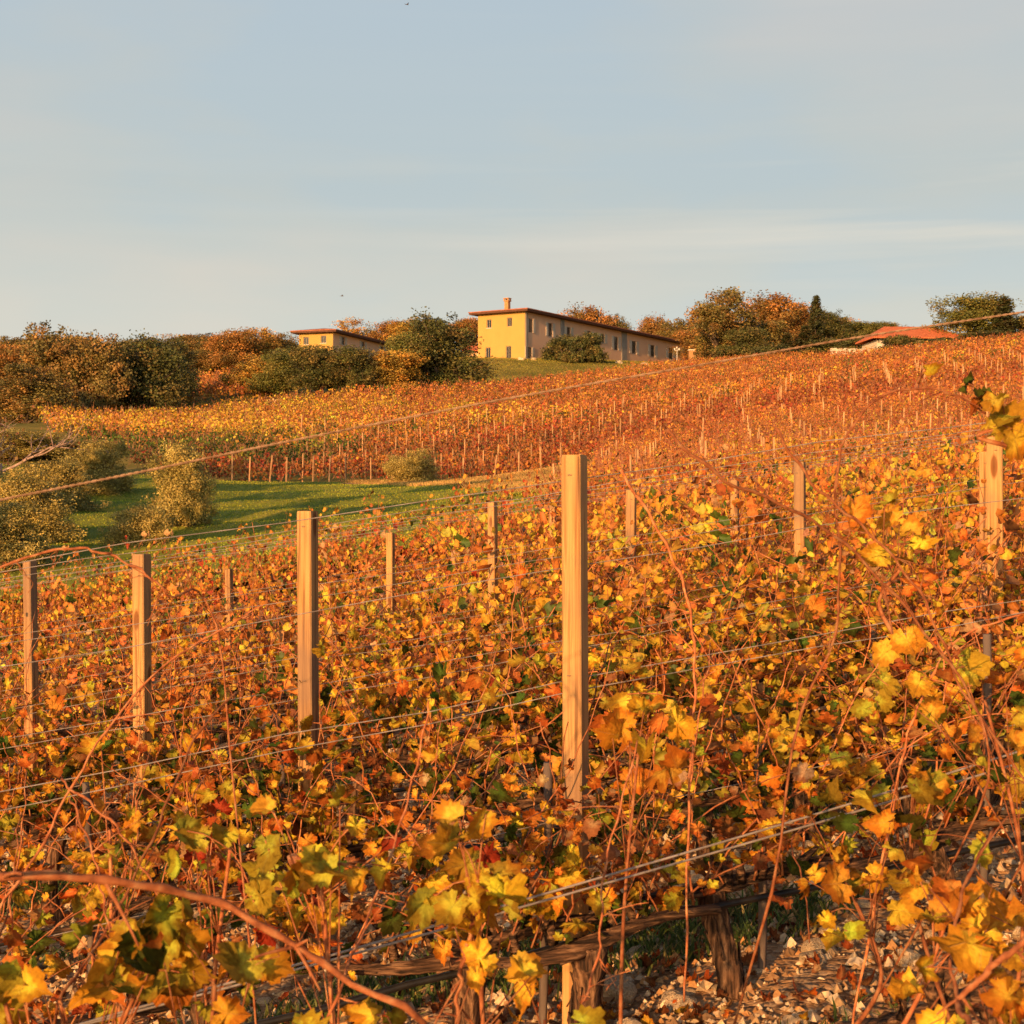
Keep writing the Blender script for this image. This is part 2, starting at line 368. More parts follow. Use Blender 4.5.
# ------------------------------------------------------------------ ground sheets
def build_ground():
    ang = np.concatenate([np.linspace(-24, 24, 150), np.linspace(24, 336, 70)[1:-1]])
    ang = np.radians(ang)
    rad = np.concatenate([np.geomspace(0.4, 45, 110), np.linspace(45, 260, 130)[1:], np.geomspace(260, 4500, 30)[1:]])
    X = np.sin(ang)[None] * rad[:, None]; Y = np.cos(ang)[None] * rad[:, None]
    Z = H(X.ravel(), Y.ravel())
    near = np.hypot(X.ravel(), Y.ravel()) < 30
    Z = Z + np.where(near, 0.02 * np.sin(X.ravel() * 5.1) * np.sin(Y.ravel() * 4.3) + 0.015 * np.sin(X.ravel() * 13 + 1) * np.sin(Y.ravel() * 11), 0)
    V = np.stack([X.ravel(), Y.ravel(), Z], 1)
    na, nr = len(ang), len(rad)
    i, j = np.meshgrid(np.arange(nr - 1), np.arange(na), indexing='ij')
    j2 = (j + 1) % na
    q = np.stack([i*na+j, i*na+j2, (i+1)*na+j2, (i+1)*na+j], -1).reshape(-1, 4)
    c = len(V); V = np.vstack([V, [[0, 0, h1(0, 0)]]])
    fan = np.array([[c, (k+1) % na, k] for k in range(na)])
    me = mesh_np('ground', V, np.concatenate([q.ravel(), fan.ravel()]), [4]*len(q) + [3]*len(fan), None, M['soil'], True)
    tag(obj('ground', me), kind='structure')
build_ground()

def swell(x, y):      # added ridges running with the contour, shaped to give the meadow shade stripes
    uu, nn = x * .985 + y * .17, -x * .17 + y * .985
    return .12 * np.sin(nn * .78 + .9 * np.sin(uu * .16) + .5 * np.sin(uu * .41 + nn * .1)) * np.clip((nn - 34) / 6, 0, 1) * np.clip((86 - nn) / 6, 0, 1)
def sheet(name, poly, step, off, mat, rough_edge=0.8):
    poly = np.array(poly); lo = poly.min(0); hi = poly.max(0)
    xs = np.arange(lo[0], hi[0] + step, step); ys = np.arange(lo[1], hi[1] + step, step)
    X, Y = np.meshgrid(xs, ys); nx = len(xs)
    x = X.ravel(); y = Y.ravel()
    jx = x + rough_edge * np.sin(y * 0.9 + np.sin(x * 0.6)); jy = y + rough_edge * np.sin(x * 0.7 + 2 * np.sin(y * 0.4))
    ins = in_poly(jx, jy, poly).reshape(X.shape)
    z = H(x, y) + off + (swell(x, y) + .4 if name == 'meadow' else 0)
    V = np.stack([x, y, z], 1)
    cell = ins[:-1, :-1] & ins[1:, :-1] & ins[:-1, 1:] & ins[1:, 1:]
    a, b = np.nonzero(cell)
    q = np.stack([a*nx+b, a*nx+b+1, (a+1)*nx+b+1, (a+1)*nx+b], 1)
    me = mesh_np(name, V, q.ravel(), [4]*len(q), None, mat, True)
    return tag(obj(name, me), kind='structure')
meadow_poly = [pd(-330, 31), pd(300, 30), pd(520, 36), pd(545, 62), pd(520, 80), pd(420, 84), pd(380, 86.5), pd(200, 87.5), pd(-50, 92), pd(-330, 92)]
sheet('meadow', meadow_poly, 0.4, 0.05, M['meadow'])
sheet('hillside', [pd(-420, 92), pd(1500, 86), pd(1500, 300), pd(-420, 330)], 1.2, 0.05, M['lawn'], 0.0)
sheet('dirt_track', [pd(360, 84.5), pd(430, 79), pd(480, 72), pd(520, 60), pd(600, 60), pd(600, 84), pd(520, 88), pd(420, 88), pd(340, 88)], 0.4, 0.5, M['track'])
lawn_poly = [pd(424, 158), pd(436, 154.5), pd(500, 159.5), pd(560, 175.5), pd(640, 189.5), pd(700, 199), pd(705, 226), pd(520, 212), pd(460, 215), pd(430, 180)]
sheet('lawn', lawn_poly, 0.7, 0.12, M['lawn'])

# ------------------------------------------------------------------ vine leaves
PAL = {  # real leaf colours of a vineyard in late autumn
    'yellow': (0.74, 0.58, 0.055), 'gold': (0.70, 0.40, 0.045), 'orange': (0.62, 0.24, 0.045), 'rust': (0.52, 0.165, 0.045),
    'red': (0.42, 0.07, 0.028), 'brown': (0.3, 0.135, 0.05), 'green': (0.08, 0.13, 0.018), 'lime': (0.46, 0.47, 0.05), 'tan': (0.55, 0.34, 0.16)}
def pick(w, n):
    ks = list(w); p = np.array([w[k] for k in ks], float); p /= p.sum()
    c = np.array([PAL[k] for k in ks])[rng.choice(len(ks), n, p=p)]
    c = c * rng.uniform(0.72, 1.25, (n, 1)) * rng.normal(1, 0.07, (n, 3))
    return np.clip(c, 0.004, 0.85)
W_NEAR = dict(yellow=30, gold=30, orange=13, rust=4, brown=6, green=14, lime=14, tan=4)
W_MID = dict(yellow=14, gold=32, orange=32, rust=13, red=1, brown=9, green=6, lime=3, tan=8)
W_RED = dict(gold=14, orange=38, rust=30, red=14, brown=10, green=4)

def leaf_templates():
    T = {}
    n = 30
    a = np.linspace(-math.pi, math.pi, n, endpoint=False)      # angle 0 is the tip
    lobes = [(0, 1.0, .46), (1.05, .95, .44), (-1.05, .95, .44), (2.05, .88, .46), (-2.05, .88, .46)]
    r = np.full(n, .78)
    for c, l, w in lobes:
        r = np.maximum(r, l * np.exp(-((a - c) / w) ** 2 * .5))
    r = r * np.where(np.arange(n) % 2, 1.07, .9)
    r[np.abs(np.abs(a) - math.pi) < .15] = .2                  # the notch at the stalk
    r[np.abs(np.abs(np.abs(a) - math.pi) - .21) < .06] *= .85
    out = np.stack([np.sin(a) * r, np.cos(a) * r], 1)
    V = np.vstack([[[0, 0]], out * .52, out]) * 0.5
    V[:, 1] += .22
    f = []
    for i in range(n):
        j = (i + 1) % n
        f.append([0, 1+i, 1+j, 1+j]); f.append([1+i, 1+n+i, 1+n+j, 1+j])
    edge = np.concatenate([[0], np.full(n, .45), np.ones(n)])
    T['hi'] = (V, f, edge)
    n = 9
    a = np.linspace(-math.pi, math.pi, n, endpoint=False)
    r = np.array([.3, .85, .78, .95, 1.0, .95, .78, .85, .7])[:n]
    out = np.stack([np.sin(a) * r, np.cos(a) * r], 1)
    V = np.vstack([[[0, 0]], out]) * .5; V[:, 1] += .2
    T['lo'] = (V, [[0, 1+i, 1+(i+1) % n, 1+(i+1) % n] for i in range(n)], np.concatenate([[0], np.ones(n)]))
    return T
TPL = leaf_templates()
def leaves_mesh(name, pos, axis, nrm, size, colr, kind='hi', curl=None, mat=None):
    """pos base of each leaf; axis = direction of its tip; nrm = rough normal"""
    V2, F2, edge = TPL[kind]
    n = len(pos); k = len(V2)
    axis = axis / (np.linalg.norm(axis, axis=1)[:, None] + 1e-9)
    side = np.cross(axis, nrm); side /= np.linalg.norm(side, axis=1)[:, None] + 1e-9
    nr = np.cross(side, axis)
    if curl is None: curl = rng.normal(0.15, 0.5, n)
    fold = rng.uniform(-0.3, 1.1, n); wav = rng.uniform(.02, .34, n); ph = rng.uniform(0, 6.28, n)
    L2 = np.empty((n, k, 4)); L2[..., 0] = V2[:, 0] * 1.7; L2[..., 1] = (V2[:, 1]) * 1.7; L2[..., 2] = rng.uniform(0, 1, (n, 1)); L2[..., 3] = 1
    lx = V2[:, 0][None] * np.ones((n, 1)); ly = V2[:, 1][None] * np.ones((n, 1))
    lx = lx * rng.uniform(.75, 1.1, (n, 1))
    r = np.hypot(lx, ly)
    lz = fold[:, None] * np.abs(lx) * 1.0 + curl[:, None] * (ly ** 2) * 1.3 + wav[:, None] * np.sin(np.arctan2(lx, ly) * 5 + ph[:, None]) * r + rng.normal(0, 1, lx.shape) * (r > .1) * (np.where(rng.random((n, 1)) < .5, .07, .028) if kind == 'hi' else .06)
    lx = lx * (1 - .25 * np.abs(fold)[:, None]); ly = ly * (1 - .2 * np.abs(curl)[:, None] * r)
    s = size[:, None, None]
    V = pos[:, None] + s * (lx[..., None] * side[:, None] + ly[..., None] * axis[:, None] + lz[..., None] * nr[:, None])
    e = edge[None, :, None]
    ec = colr * np.array([0.92, 0.62, 0.5]) ; amt = rng.uniform(0, 1, (n, 1, 1)) ** 1.5
    C = colr[:, None] * (1 - e * amt) + ec[:, None] * e * amt
    C = C * (1 + .12 * (1 - e))
    f = np.array([x if x[2] != x[3] else x for x in F2])
    tri = f[:, 2] == f[:, 3]
    loops = []; sizes = []
    off = (np.arange(n) * k)[:, None]
    ft = f[tri][:, :3]; fq = f[~tri]
    L = [(off[:, :, None] + ft[None]).reshape(-1)]; S = [np.full(n * len(ft), 3)]
    if len(fq): L.append((off[:, :, None] + fq[None]).reshape(-1)); S.append(np.full(n * len(fq), 4))
    return mesh_np(name, V.reshape(-1, 3), np.concatenate(L), np.concatenate(S), C.reshape(-1, 3), mat or M['leaf_hi' if kind == 'hi' else 'leaf'], True, L2.reshape(-1, 4) if kind == 'hi' else None)

# ------------------------------------------------------------------ grapevines (local x runs along the row, the row climbs 14 percent)
def shear(p):
    p = np.array(p, float); p[..., 2] += 0.14 * p[..., 0]; return p
def cane_path(x0, z0, length, lean_x, lean_y, droop, n=15):
    p = np.array([x0, rng.normal(0, .02), z0]); d = np.array([lean_x, lean_y, 1.0]); d /= np.linalg.norm(d)
    pts = [p.copy()]; st = length / n
    wob = rng.normal(0, .05, 3)
    for i in range(n):
        t = i / n
        d = d + np.array([wob[0], wob[1], 0]) + rng.normal(0, .1, 3) + np.array([0, 0, -droop * t])
        d /= np.linalg.norm(d); p = p + d * st; pts.append(p + (-1) ** i * np.array([.004, .003, 0]))
    return np.array(pts)
def fibrous(mb, pts, rad, strips):
    n = len(pts); k = 12
    T = np.gradient(pts, axis=0); T /= np.linalg.norm(T, axis=1)[:, None]
    ref = np.array([0, 0, 1.0]) if abs(T[:, 2]).mean() < .8 else np.array([1.0, 0, 0])
    X = np.cross(T, ref); X /= np.linalg.norm(X, axis=1)[:, None]; Y = np.cross(T, X)
    a = np.arange(k) * 2 * math.pi / k; tw = np.linspace(0, rng.uniform(-2, 2), n)
    ridge = 1 + .16 * np.sin(3 * a[None] + tw[:, None] * 3 + 1.3) + .1 * np.sin(5 * a[None] - tw[:, None] * 4) + rng.normal(0, .07, (n, k))
    V = pts[:, None] + (np.cos(a)[None, :, None] * X[:, None] + np.sin(a)[None, :, None] * Y[:, None]) * (rad[:, None] * ridge)[..., None]
    fs = [[i*k+j, i*k+(j+1) % k, (i+1)*k+(j+1) % k, (i+1)*k+j] for i in range(n-1) for j in range(k)] + [list(range(k))[::-1], [(n-1)*k+j for j in range(k)]]
    mb.add(V.reshape(-1, 3), fs)
    for q in range(strips):      # peeling strips of bark
        i0 = rng.integers(0, max(1, n - 8)); ln = int(rng.integers(5, 9)); i1 = min(n, i0 + ln); aa = rng.uniform(0, 6.28); m = i1 - i0
        if m < 3: continue
        off = 1.02 + .5 * np.linspace(-1, 1, m) ** 2 * rng.uniform(0, .7)
        p = pts[i0:i1] + (math.cos(aa) * X[i0:i1] + math.sin(aa) * Y[i0:i1]) * (rad[i0:i1] * off)[:, None]
        mb.tube(p, rng.uniform(.0018, .0045), 4)
def vine_variant(i, w, kind, ncane, leaf_p, hmax, size=(.085, .15), lod=0):
    v = {}
    hz = rng.uniform(.36, .48)
    # trunk: gnarled, leaning
    mb = MB()
    x = np.linspace(0, 1, 9)
    bx = rng.normal(0, .05); path = np.stack([bx * np.sin(x * 3.1) + (1 - x) * rng.normal(0, .05), .03 * np.sin(x * 5 + i), -.12 + x * (hz + .12)], 1)
    rad = .034 + .016 * (1 - x) ** 2 + .012 * x ** 4
    fibrous(mb, shear(smooth_path(path, 22)), np.interp(np.linspace(0, 8, 22), np.arange(9), rad) * rng.uniform(.85, 1.1), 14)
    v['trunk'] = mb.mesh('trunk', M['trunk'], True)
    top = path[-1]
    mb = MB()
    L = .43
    x = np.linspace(-L, L, 15)
    cp = np.stack([x, top[1] + .018 * np.sin(x * 9 + i), hz + .02 + .025 * np.sin(x * 7 + 2 * i)], 1)
    fibrous(mb, shear(smooth_path(cp, 36)), .017 + .013 * np.exp(-(np.linspace(-L, L, 36) / .15) ** 2) + np.abs(rng.normal(0, .002, 36)), 12)
    for q in range(6):     # knobbly spurs
        xx = rng.uniform(-L, L)
        s = np.array([xx, 0, hz + .02]); mb.tube(shear(np.array([s, s + [rng.normal(0, .015), rng.normal(0, .012), .06], s + [rng.normal(0, .03), rng.normal(0, .02), .1]])), [.017, .014, .007], 6, True, .1)
    v['cordon'] = mb.mesh('cordon', M['cordon'], True)
    canes = []; LP, LA, LN, LS, LK = [], [], [], [], []
    for c in range(ncane):
        x0 = -L + (c + .5) * 2 * L / ncane + rng.normal(0, .03)
        ln = rng.uniform(.72 if lod == 2 else .55, 1.0) * hmax; ck = rng.random()
        pth = cane_path(x0, hz + .03, ln, rng.normal(0, .38), rng.normal(0, .24), rng.choice([.02, .06, .25], p=[.5, .25, .25]))
        mb = MB(); nn = len(pth)
        r0 = rng.uniform(.0034, .0052) * (1 if lod == 0 else 1.15)
        mb.tube(shear(pth), np.linspace(r0, r0 * .45, nn), 5 if lod == 0 else 4)
        if lod == 0 and rng.random() < .7:      # a side shoot
            k = rng.integers(4, 9); sd = np.array([rng.normal(0, 1), rng.normal(0, .8), rng.uniform(-.3, .8)]); sd /= np.linalg.norm(sd)
            sp = pth[k] + np.outer(np.linspace(0, rng.uniform(.12, .35), 5), sd) + np.array([0, 0, -1]) * np.linspace(0, .25, 5)[:, None] ** 2
            mb.tube(shear(sp), np.linspace(r0 * .6, r0 * .3, 5), 4)
        canes.append(mb.mesh('cane', M['cane'], True))
        m = int(ln / (.038 if lod == 0 else .045))
        tt = (np.arange(m) + rng.uniform(0, 1)) / m
        for t in tt:
            hh = t * ln
            p_here = leaf_p * (1.0 if hh < hmax * .62 or lod else .38)
            if rng.random() > p_here: continue
            q = t * (nn - 1); a = int(q); f = q - a
            b = pth[min(a, nn-1)] * (1 - f) + pth[min(a + 1, nn-1)] * f
            od = np.array([rng.normal(0, 1), rng.normal(0, 1), rng.uniform(-.2, .6)]); od /= np.linalg.norm(od)
            b = b + od * rng.uniform(.03, .11)
            LP.append(b); LA.append(od * .7 + np.array([rng.normal(0, .4), rng.normal(0, .4), -rng.uniform(.1, 1.3)]))
            LN.append(np.array([rng.normal(-.2, .6), rng.normal(-.75, .6), rng.normal(.35, .5)])); LS.append((size[0] * .75 + (size[1] * 1.12 - size[0] * .75) * rng.random() ** 1.5) * (1.1 if hh < .5 * ln else .85)); LK.append(ck)
    LP = shear(np.array(LP)); n = len(LP)
    # lower leaves stay greener and yellower, the tops turn first
    hh = LP[:, 2]
    c1 = pick(w, n); c2 = pick(dict(yellow=30, gold=20, green=44, lime=26, tan=3, brown=4), n)
    LK = np.array(LK); ukk = np.unique(LK); base = pick(w, len(ukk))[np.searchsorted(ukk, LK)]      # leaves of one shoot turn together
    same = rng.random(n) < (.62 if lod else .4); c1 = np.where(same[:, None], np.clip(base * rng.uniform(.75, 1.2, (n, 1)), .004, .85), c1)
    low = (rng.random(n) < np.clip((1.35 - hh) * .85, 0, .72))[:, None] if lod == 0 else np.zeros((n, 1), bool)
    cc = np.where(low, c2, c1)
    curl = rng.normal(.1, .5, n); cr = rng.random(n) < .28; curl = np.where(cr, rng.uniform(.7, 1.4, n) * rng.choice([-1, 1], n), curl)
    v['foliage'] = leaves_mesh('foliage', LP, np.array(LA), np.array(LN), np.array(LS), cc, kind, curl)
    v['canes'] = canes
    return v
NEAR = [vine_variant(i, W_NEAR if i % 3 else W_MID, 'hi', 14, .62, 1.25, (.05, .11)) for i in range(12)]
MID = [vine_variant(i, W_MID if i % 4 else W_NEAR, 'lo', 12, .85, 1.3, (.05, .1), 1) for i in range(10)]
TALL = [vine_variant(i, W_MID if i % 3 else W_NEAR, 'lo', 15, .95, 1.62, (.05, .105), 2) for i in range(8)]
BACK = [vine_variant(i, W_RED if i % 2 else W_MID, 'lo', 10, .9, 1.3, (.065, .115), 1) for i in range(10)]

ROWN = [3.1, 4.9, 6.7, 8.5, 10.3, 12.1, 13.9, 15.7, 17.5, 19.3, 21.1, 22.9, 24.7, 26.5, 28.3]
ORD = ['nearest', 'second', 'third', 'fourth', 'fifth', 'sixth', 'seventh', 'eighth', 'ninth', 'tenth', 'eleventh', 'twelfth', 'thirteenth', 'fourteenth', 'last']
def put_vine(v, u, n, label, group, zs=1.0, ncane=None):
    p = un(u, n); z = h1(p[0], p[1])
    t = thing('grapevine', label, 'grapevine', (p[0], p[1], z), UA + rng.normal(0, .05), group, (1, rng.uniform(.9, 1.2), zs))
    k1 = 1.2 if n < 5.5 else 1.0
    obj('trunk', v['trunk'], t, scale=(k1, k1, 1)); obj('cordon', v['cordon'], t, scale=(1.1, k1, 1) if k1 > 1 else None)
    for c in v['canes'][:ncane]: obj('cane', c, t)
    obj('foliage', v['foliage'], t)
    return t
def u_of_px(px, n):
    k = (px - 512) / F
    y = n / (N[1] + N[0] * k); return k * y * U[0] + y * U[1]
WHERE1 = ['gnarled grapevine with bare cordon low in the left foreground', 'yellow and green grapevine left of the tallest wooden post', 'grapevine growing right against the tallest wooden post',
          'thick trunked grapevine just right of the tallest wooden post', 'yellow leaved grapevine above the stones at lower right', 'grapevine at the right edge above the stony soil']
nv = 0
for ri in range(1, len(ROWN)):
    n = ROWN[ri]
    ua, ub = u_of_px(-60, n) - (.5 if ri == 1 else 1.1), u_of_px(1090, n) + .9
    sp = .86 if ri < 5 else (1.0 if ri < 10 else 1.25)
    u0 = u_of_px(705, n) if ri == 1 else ua
    us = [u0 + k * sp for k in range(-12, 40) if ua <= u0 + k * sp <= ub] if ri == 1 else list(np.arange(ua, ub, sp))
    for k, u in enumerate(us):
        uu = u + rng.normal(0, .05)
        px = 512 + F * un(uu, n)[0] / un(uu, n)[1]
        if ri == 1: lab = WHERE1[min(k, len(WHERE1)-1)]; v = NEAR[(k * 3) % len(NEAR)]
        elif ri < 5: v = NEAR[rng.integers(len(NEAR))] if ri < 3 or (ri == 3 and px < 450) else (TALL if px > 450 else MID)[rng.integers(8)]
        elif ri < 9 and px > 450: v = TALL[rng.integers(len(TALL))]
        elif ri < 9: v = MID[rng.integers(len(MID))]
        else: v = BACK[rng.integers(len(BACK))]
        if ri > 1:
            lab = '%s grapevine in the %s row from the camera, %s' % ('autumn leaved' if ri < 9 else 'small orange leaved', ORD[ri], 'left of the tallest post' if px < 575 else 'right of the tallest post')
        put_vine(v, uu, n, lab, 'grapevines in the near vineyard rows', rng.uniform(.9, 1.1) * ((.92, .9, 1.0, 1.08, 1.18, 1.24) if px < 450 else (.92, .92, 1.08, 1.06, 1.1, 1.1 if ri < 9 else 1.4))[min(ri, 5)])
        nv += 1
print('near vines', nv)

# nearest row: three thin vines whose canes cross the picture
def near_vine(label, px, canes, clusters):
    n = 3.1; u = u_of_px(px, n); p = un(u, n); z = h1(p[0], p[1])
    base = np.array([p[0], p[1], z])
    t = thing('grapevine', label, 'grapevine', tuple(base), 0, 'grapevines in the near vineyard rows')
    vv = NEAR[rng.integers(len(NEAR))]
    obj('trunk', vv['trunk'], t, rz=UA); obj('cordon', vv['cordon'], t, rz=UA)
    for path, rad in canes:
        wp = [P(*q) for q in path]
        lowend = 0 if wp[0][2] < wp[-1][2] else -1                # grow it out of the cordon
        e = wp[lowend]
        if e[2] > z + .5:
            up, nn_ = to_un(e[0], e[1]); rt = un(up + rng.normal(0, .05), 3.1); rt = np.array([rt[0], rt[1], h1(*rt) + .45])
            wp = [rt] + wp if lowend == 0 else wp + [rt]
        NP = 40; pts = smooth_path(wp, NP) - base
        pts += np.cumsum(rng.normal(0, .0011, pts.shape), 0) + ((-1.0) ** (np.arange(NP) // 2))[:, None] * np.array([.0022, .001, .0015]) * (.4 if rad > .008 else 1)
        mb = MB(); rr = np.linspace(rad, rad * .7, len(pts))
        rr *= .72; rr[::4] *= 1.3                                          # nodes
        mb.tube(pts, rr, 8)
        for q in range(7):
            k = int(rng.integers(4, NP - 2)); dv = rng.normal(0, 1, 3) * [1, .6, 1]; dv /= np.linalg.norm(dv); L_ = rng.uniform(.02, .13)
            sp = pts[k] + np.outer(np.linspace(0, L_, 6), dv) + np.array([0, 0, -1.2]) * (np.linspace(0, L_, 6) ** 2)[:, None]
            mb.tube(sp, np.linspace(rad * .4, rad * .2, 6), 5)
            tt = np.linspace(0, 1, 22); cr = rng.uniform(.008, .02)      # a tendril
            tv = pts[k] + np.stack([np.cos(tt * 9) * cr * tt + dv[0] * .06 * tt, np.sin(tt * 9) * cr * tt, .05 * tt * dv[2] - .03 * tt ** 2], 1)
            mb.tube(tv, .0009, 4)
        obj('cane', mb.mesh('cane', M['cane'], True), t)
    LP, LA, LN, LS, LC = [], [], [], [], []
    for px_, py_, d, cnt, spr, sz, w in clusters:
        sz = (sz[0] * .6, sz[1] * .76); cnt = int(cnt * 1.5)
        c = P(px_, py_, d) - base
        mb = MB(); root = np.array([c[0] + rng.normal(0, .12), c[1] + rng.normal(0, .05), .46])
        if py_ < 600: root = c + np.array([rng.normal(0, .02), .03, -.045 if py_ < 450 else -.15])
        mid = (root + c) / 2 + np.array([rng.normal(0, .05), rng.normal(0, .03), 0])
        st = smooth_path([root, mid, c], 14); mb.tube(st, np.linspace(.006, .0035, 14), 6)
        for q in range(cnt):
            b = c + rng.normal(0, 1, 3) * np.array([spr, spr * .7, spr])
            if True: q0 = st[int(rng.integers(7, 14))]; mb.tube(smooth_path([q0, (q0 + b) / 2 + [0, 0, .012], b], 5), .0013, 4)
            LP.append(b); LA.append(np.array([rng.normal(0, .8), rng.normal(-.2, .6), -rng.uniform(-.2, 1)])); LN.append(np.array([rng.normal(-.4, .55), rng.normal(-1.0, .45), rng.normal(.35, .5)]))
            LS.append(rng.uniform(*sz)); LC.append(pick(w, 1)[0])
        obj('cane', mb.mesh('cane', M['cane'], True), t)
    obj('foliage', leaves_mesh('foliage', np.array(LP), np.array(LA), np.array(LN), np.array(LS), np.array(LC), 'hi', np.where(rng.random(len(LP)) < .35, rng.uniform(.6, 1.2, len(LP)), rng.normal(.2, .6, len(LP)))), t)
WY = dict(yellow=52, gold=16, lime=36, green=4, orange=3)
WO = dict(gold=34, orange=14, rust=3, yellow=34, lime=14)
near_vine('grapevine at the lower left with a long red cane sloping down to the right', -60,
    [([(-60, 886, 2.2), (0, 880, 2.2), (70, 879, 2.22), (140, 884, 2.25), (210, 898, 2.3), (275, 930, 2.3), (340, 972, 2.3), (430, 1050, 2.3)], .0095),
     ([(-20, 575, 3.3), (40, 555, 3.3), (85, 553, 3.3), (130, 570, 3.3), (165, 600, 3.3), (215, 650, 3.4)], .0042),
     ([(-10, 960, 3.0), (40, 850, 3.1), (100, 740, 3.2), (165, 665, 3.3), (250, 618, 3.4)], .0042),
     ([(50, 1040, 2.6), (95, 950, 2.7), (150, 850, 2.8), (200, 735, 3.0), (240, 690, 3.1)], .004),
     ([(115, 1040, 2.6), (112, 940, 2.7), (100, 870, 2.8), (75, 800, 2.9)], .0035),
     ([(60, 780, 3.1), (120, 830, 3.0), (160, 900, 2.9), (200, 960, 2.8)], .0035)],
    [(150, 960, 2.5, 12, .075, (.10, .14), WY), (215, 985, 2.4, 9, .07, (.09, .14), WY), (60, 1000, 2.5, 6, .06, (.08, .12), WO), (0, 985, 2.4, 6, .05, (.09, .13), WY),
     (230, 850, 2.9, 6, .06, (.08, .12), dict(green=14, lime=50, yellow=36)), (110, 830, 3.2, 6, .06, (.09, .13), WO), (320, 870, 2.7, 10, .06, (.09, .13), WY)])
near_vine('thin grapevine at the bottom centre with one cluster of bright yellow leaves', 430,
    [([(440, 1080, 2.6), (455, 985, 2.6), (468, 930, 2.6), (478, 880, 2.6)], .006), ([(320, 1040, 2.5), (370, 900, 2.8), (400, 800, 3.0), (420, 700, 3.1)], .0035),
     ([(560, 1060, 2.8), (600, 960, 2.9), (610, 860, 3.0), (640, 740, 3.2)], .0035)],
    [(478, 880, 2.6, 13, .055, (.10, .135), dict(yellow=74, lime=20, gold=6)), (500, 1020, 2.5, 6, .06, (.09, .13), WO), (640, 735, 3.6, 9, .06, (.11, .16), dict(yellow=45, gold=40, orange=15)),
     (400, 1015, 2.6, 5, .05, (.08, .12), dict(green=15, brown=15, lime=40, yellow=30)), (545, 1020, 2.5, 4, .05, (.08, .12), WY)])
near_vine('grapevine at the right with long red canes arching above the wires', 1000,
    [([(770, 900, 3.2), (800, 720, 3.2), (836, 640, 3.2), (843, 560, 3.2), (840, 480, 3.2), (852, 430, 3.2), (880, 398, 3.2), (920, 388, 3.2), (958, 394, 3.2), (992, 410, 3.2)], .0042),
     ([(665, 430, 3.0), (720, 480, 3.0), (790, 512, 3.05), (850, 556, 3.1), (925, 640, 3.1), (990, 740, 3.1), (1030, 840, 3.1)], .0048),
     ([(775, 430, 3.1), (815, 488, 3.1), (862, 530, 3.1), (915, 590, 3.1), (955, 680, 3.1), (985, 800, 3.1)], .0042),
     ([(620, 470, 4.0), (665, 540, 4.0), (690, 600, 4.0), (699, 680, 4.0), (694, 790, 4.0), (690, 1000, 4.0)], .0055),
     ([(1000, 1040, 2.4), (945, 990, 2.5), (950, 900, 2.6), (985, 830, 2.7)], .0055),
     ([(1040, 930, 2.2), (1000, 960, 2.2), (960, 1000, 2.2), (930, 1050, 2.2)], .007),
     ([(900, 780, 3.4), (925, 700, 3.4), (960, 640, 3.4), (1030, 610, 3.4)], .004)],
    [(1010, 425, 3.1, 3, .03, (.12, .15), dict(yellow=50, lime=50)), (925, 370, 3.2, 1, .005, (.06, .065), dict(yellow=1)), (1000, 990, 2.3, 11, .06, (.09, .14), WO), (950, 910, 2.8, 9, .06, (.10, .15), WO),
     (900, 570, 3.3, 9, .09, (.08, .13), WO), (985, 700, 3.3, 9, .10, (.09, .14), WY), (915, 760, 3.4, 12, .10, (.09, .14), dict(green=18, lime=36, yellow=40)), (850, 890, 3.3, 10, .08, (.09, .14), WY),
     (988, 404, 3.2, 3, .018, (.06, .1), dict(green=60, brown=20, orange=20))])

# ------------------------------------------------------------------ posts
def post_mesh(w, dpt, hgt):
    b = .006; mb = MB()
    prof = [(-w/2+b, -dpt/2), (w/2-b, -dpt/2), (w/2, -dpt/2+b), (w/2, dpt/2-b), (w/2-b, dpt/2), (-w/2+b, dpt/2), (-w/2, dpt/2-b), (-w/2, -dpt/2+b)]
    zs = list(np.linspace(-.4, hgt - .012, 12)) + [hgt]
    V = []; k = len(prof)
    for i, z in enumerate(zs):
        s = .94 if i == len(zs) - 1 else 1
        for x, y in prof: V.append((x * s + .003 * math.sin(z * 2.1), y * s, z))
    f = [[i*k+j, i*k+(j+1) % k, (i+1)*k+(j+1) % k, (i+1)*k+j] for i in range(len(zs)-1) for j in range(k)]
    f.append([(len(zs)-1)*k+j for j in range(k)])
    mb.add(V, f)
    return mb.mesh('shaft', M['post'])
def staple_mesh():
    mb = MB(); mb.tube(smooth_path([(-.007, 0, 0), (-.006, -.005, 0), (0, -.007, .001), (.006, -.005, 0), (.007, 0, 0)], 9), .0013, 5)
    return mb.mesh('staple', M['metal'], True)
STAPLE = staple_mesh()
post_xyz = {}
def put_post(px, n, ytop, label, w=.088, rz=R(-22), lean=(0, 0)):
    w *= .8
    u = u_of_px(px, n); p = un(u, n); z = h1(p[0], p[1])
    top = (500 - ytop) / F * p[1]
    hg = top - z
    t = thing('vineyard_post', label, 'post', (p[0], p[1], z), rz, 'square wooden posts of the near rows')
    t.rotation_euler = (lean[0], lean[1], rz)
    obj('shaft', post_mesh(w, w * 1.15, hg), t)
    for zz in (hg - .07, hg * .62):
        obj('staple', STAPLE, t, (rng.normal(0, .01), -w * .575, zz))
    return u, hg
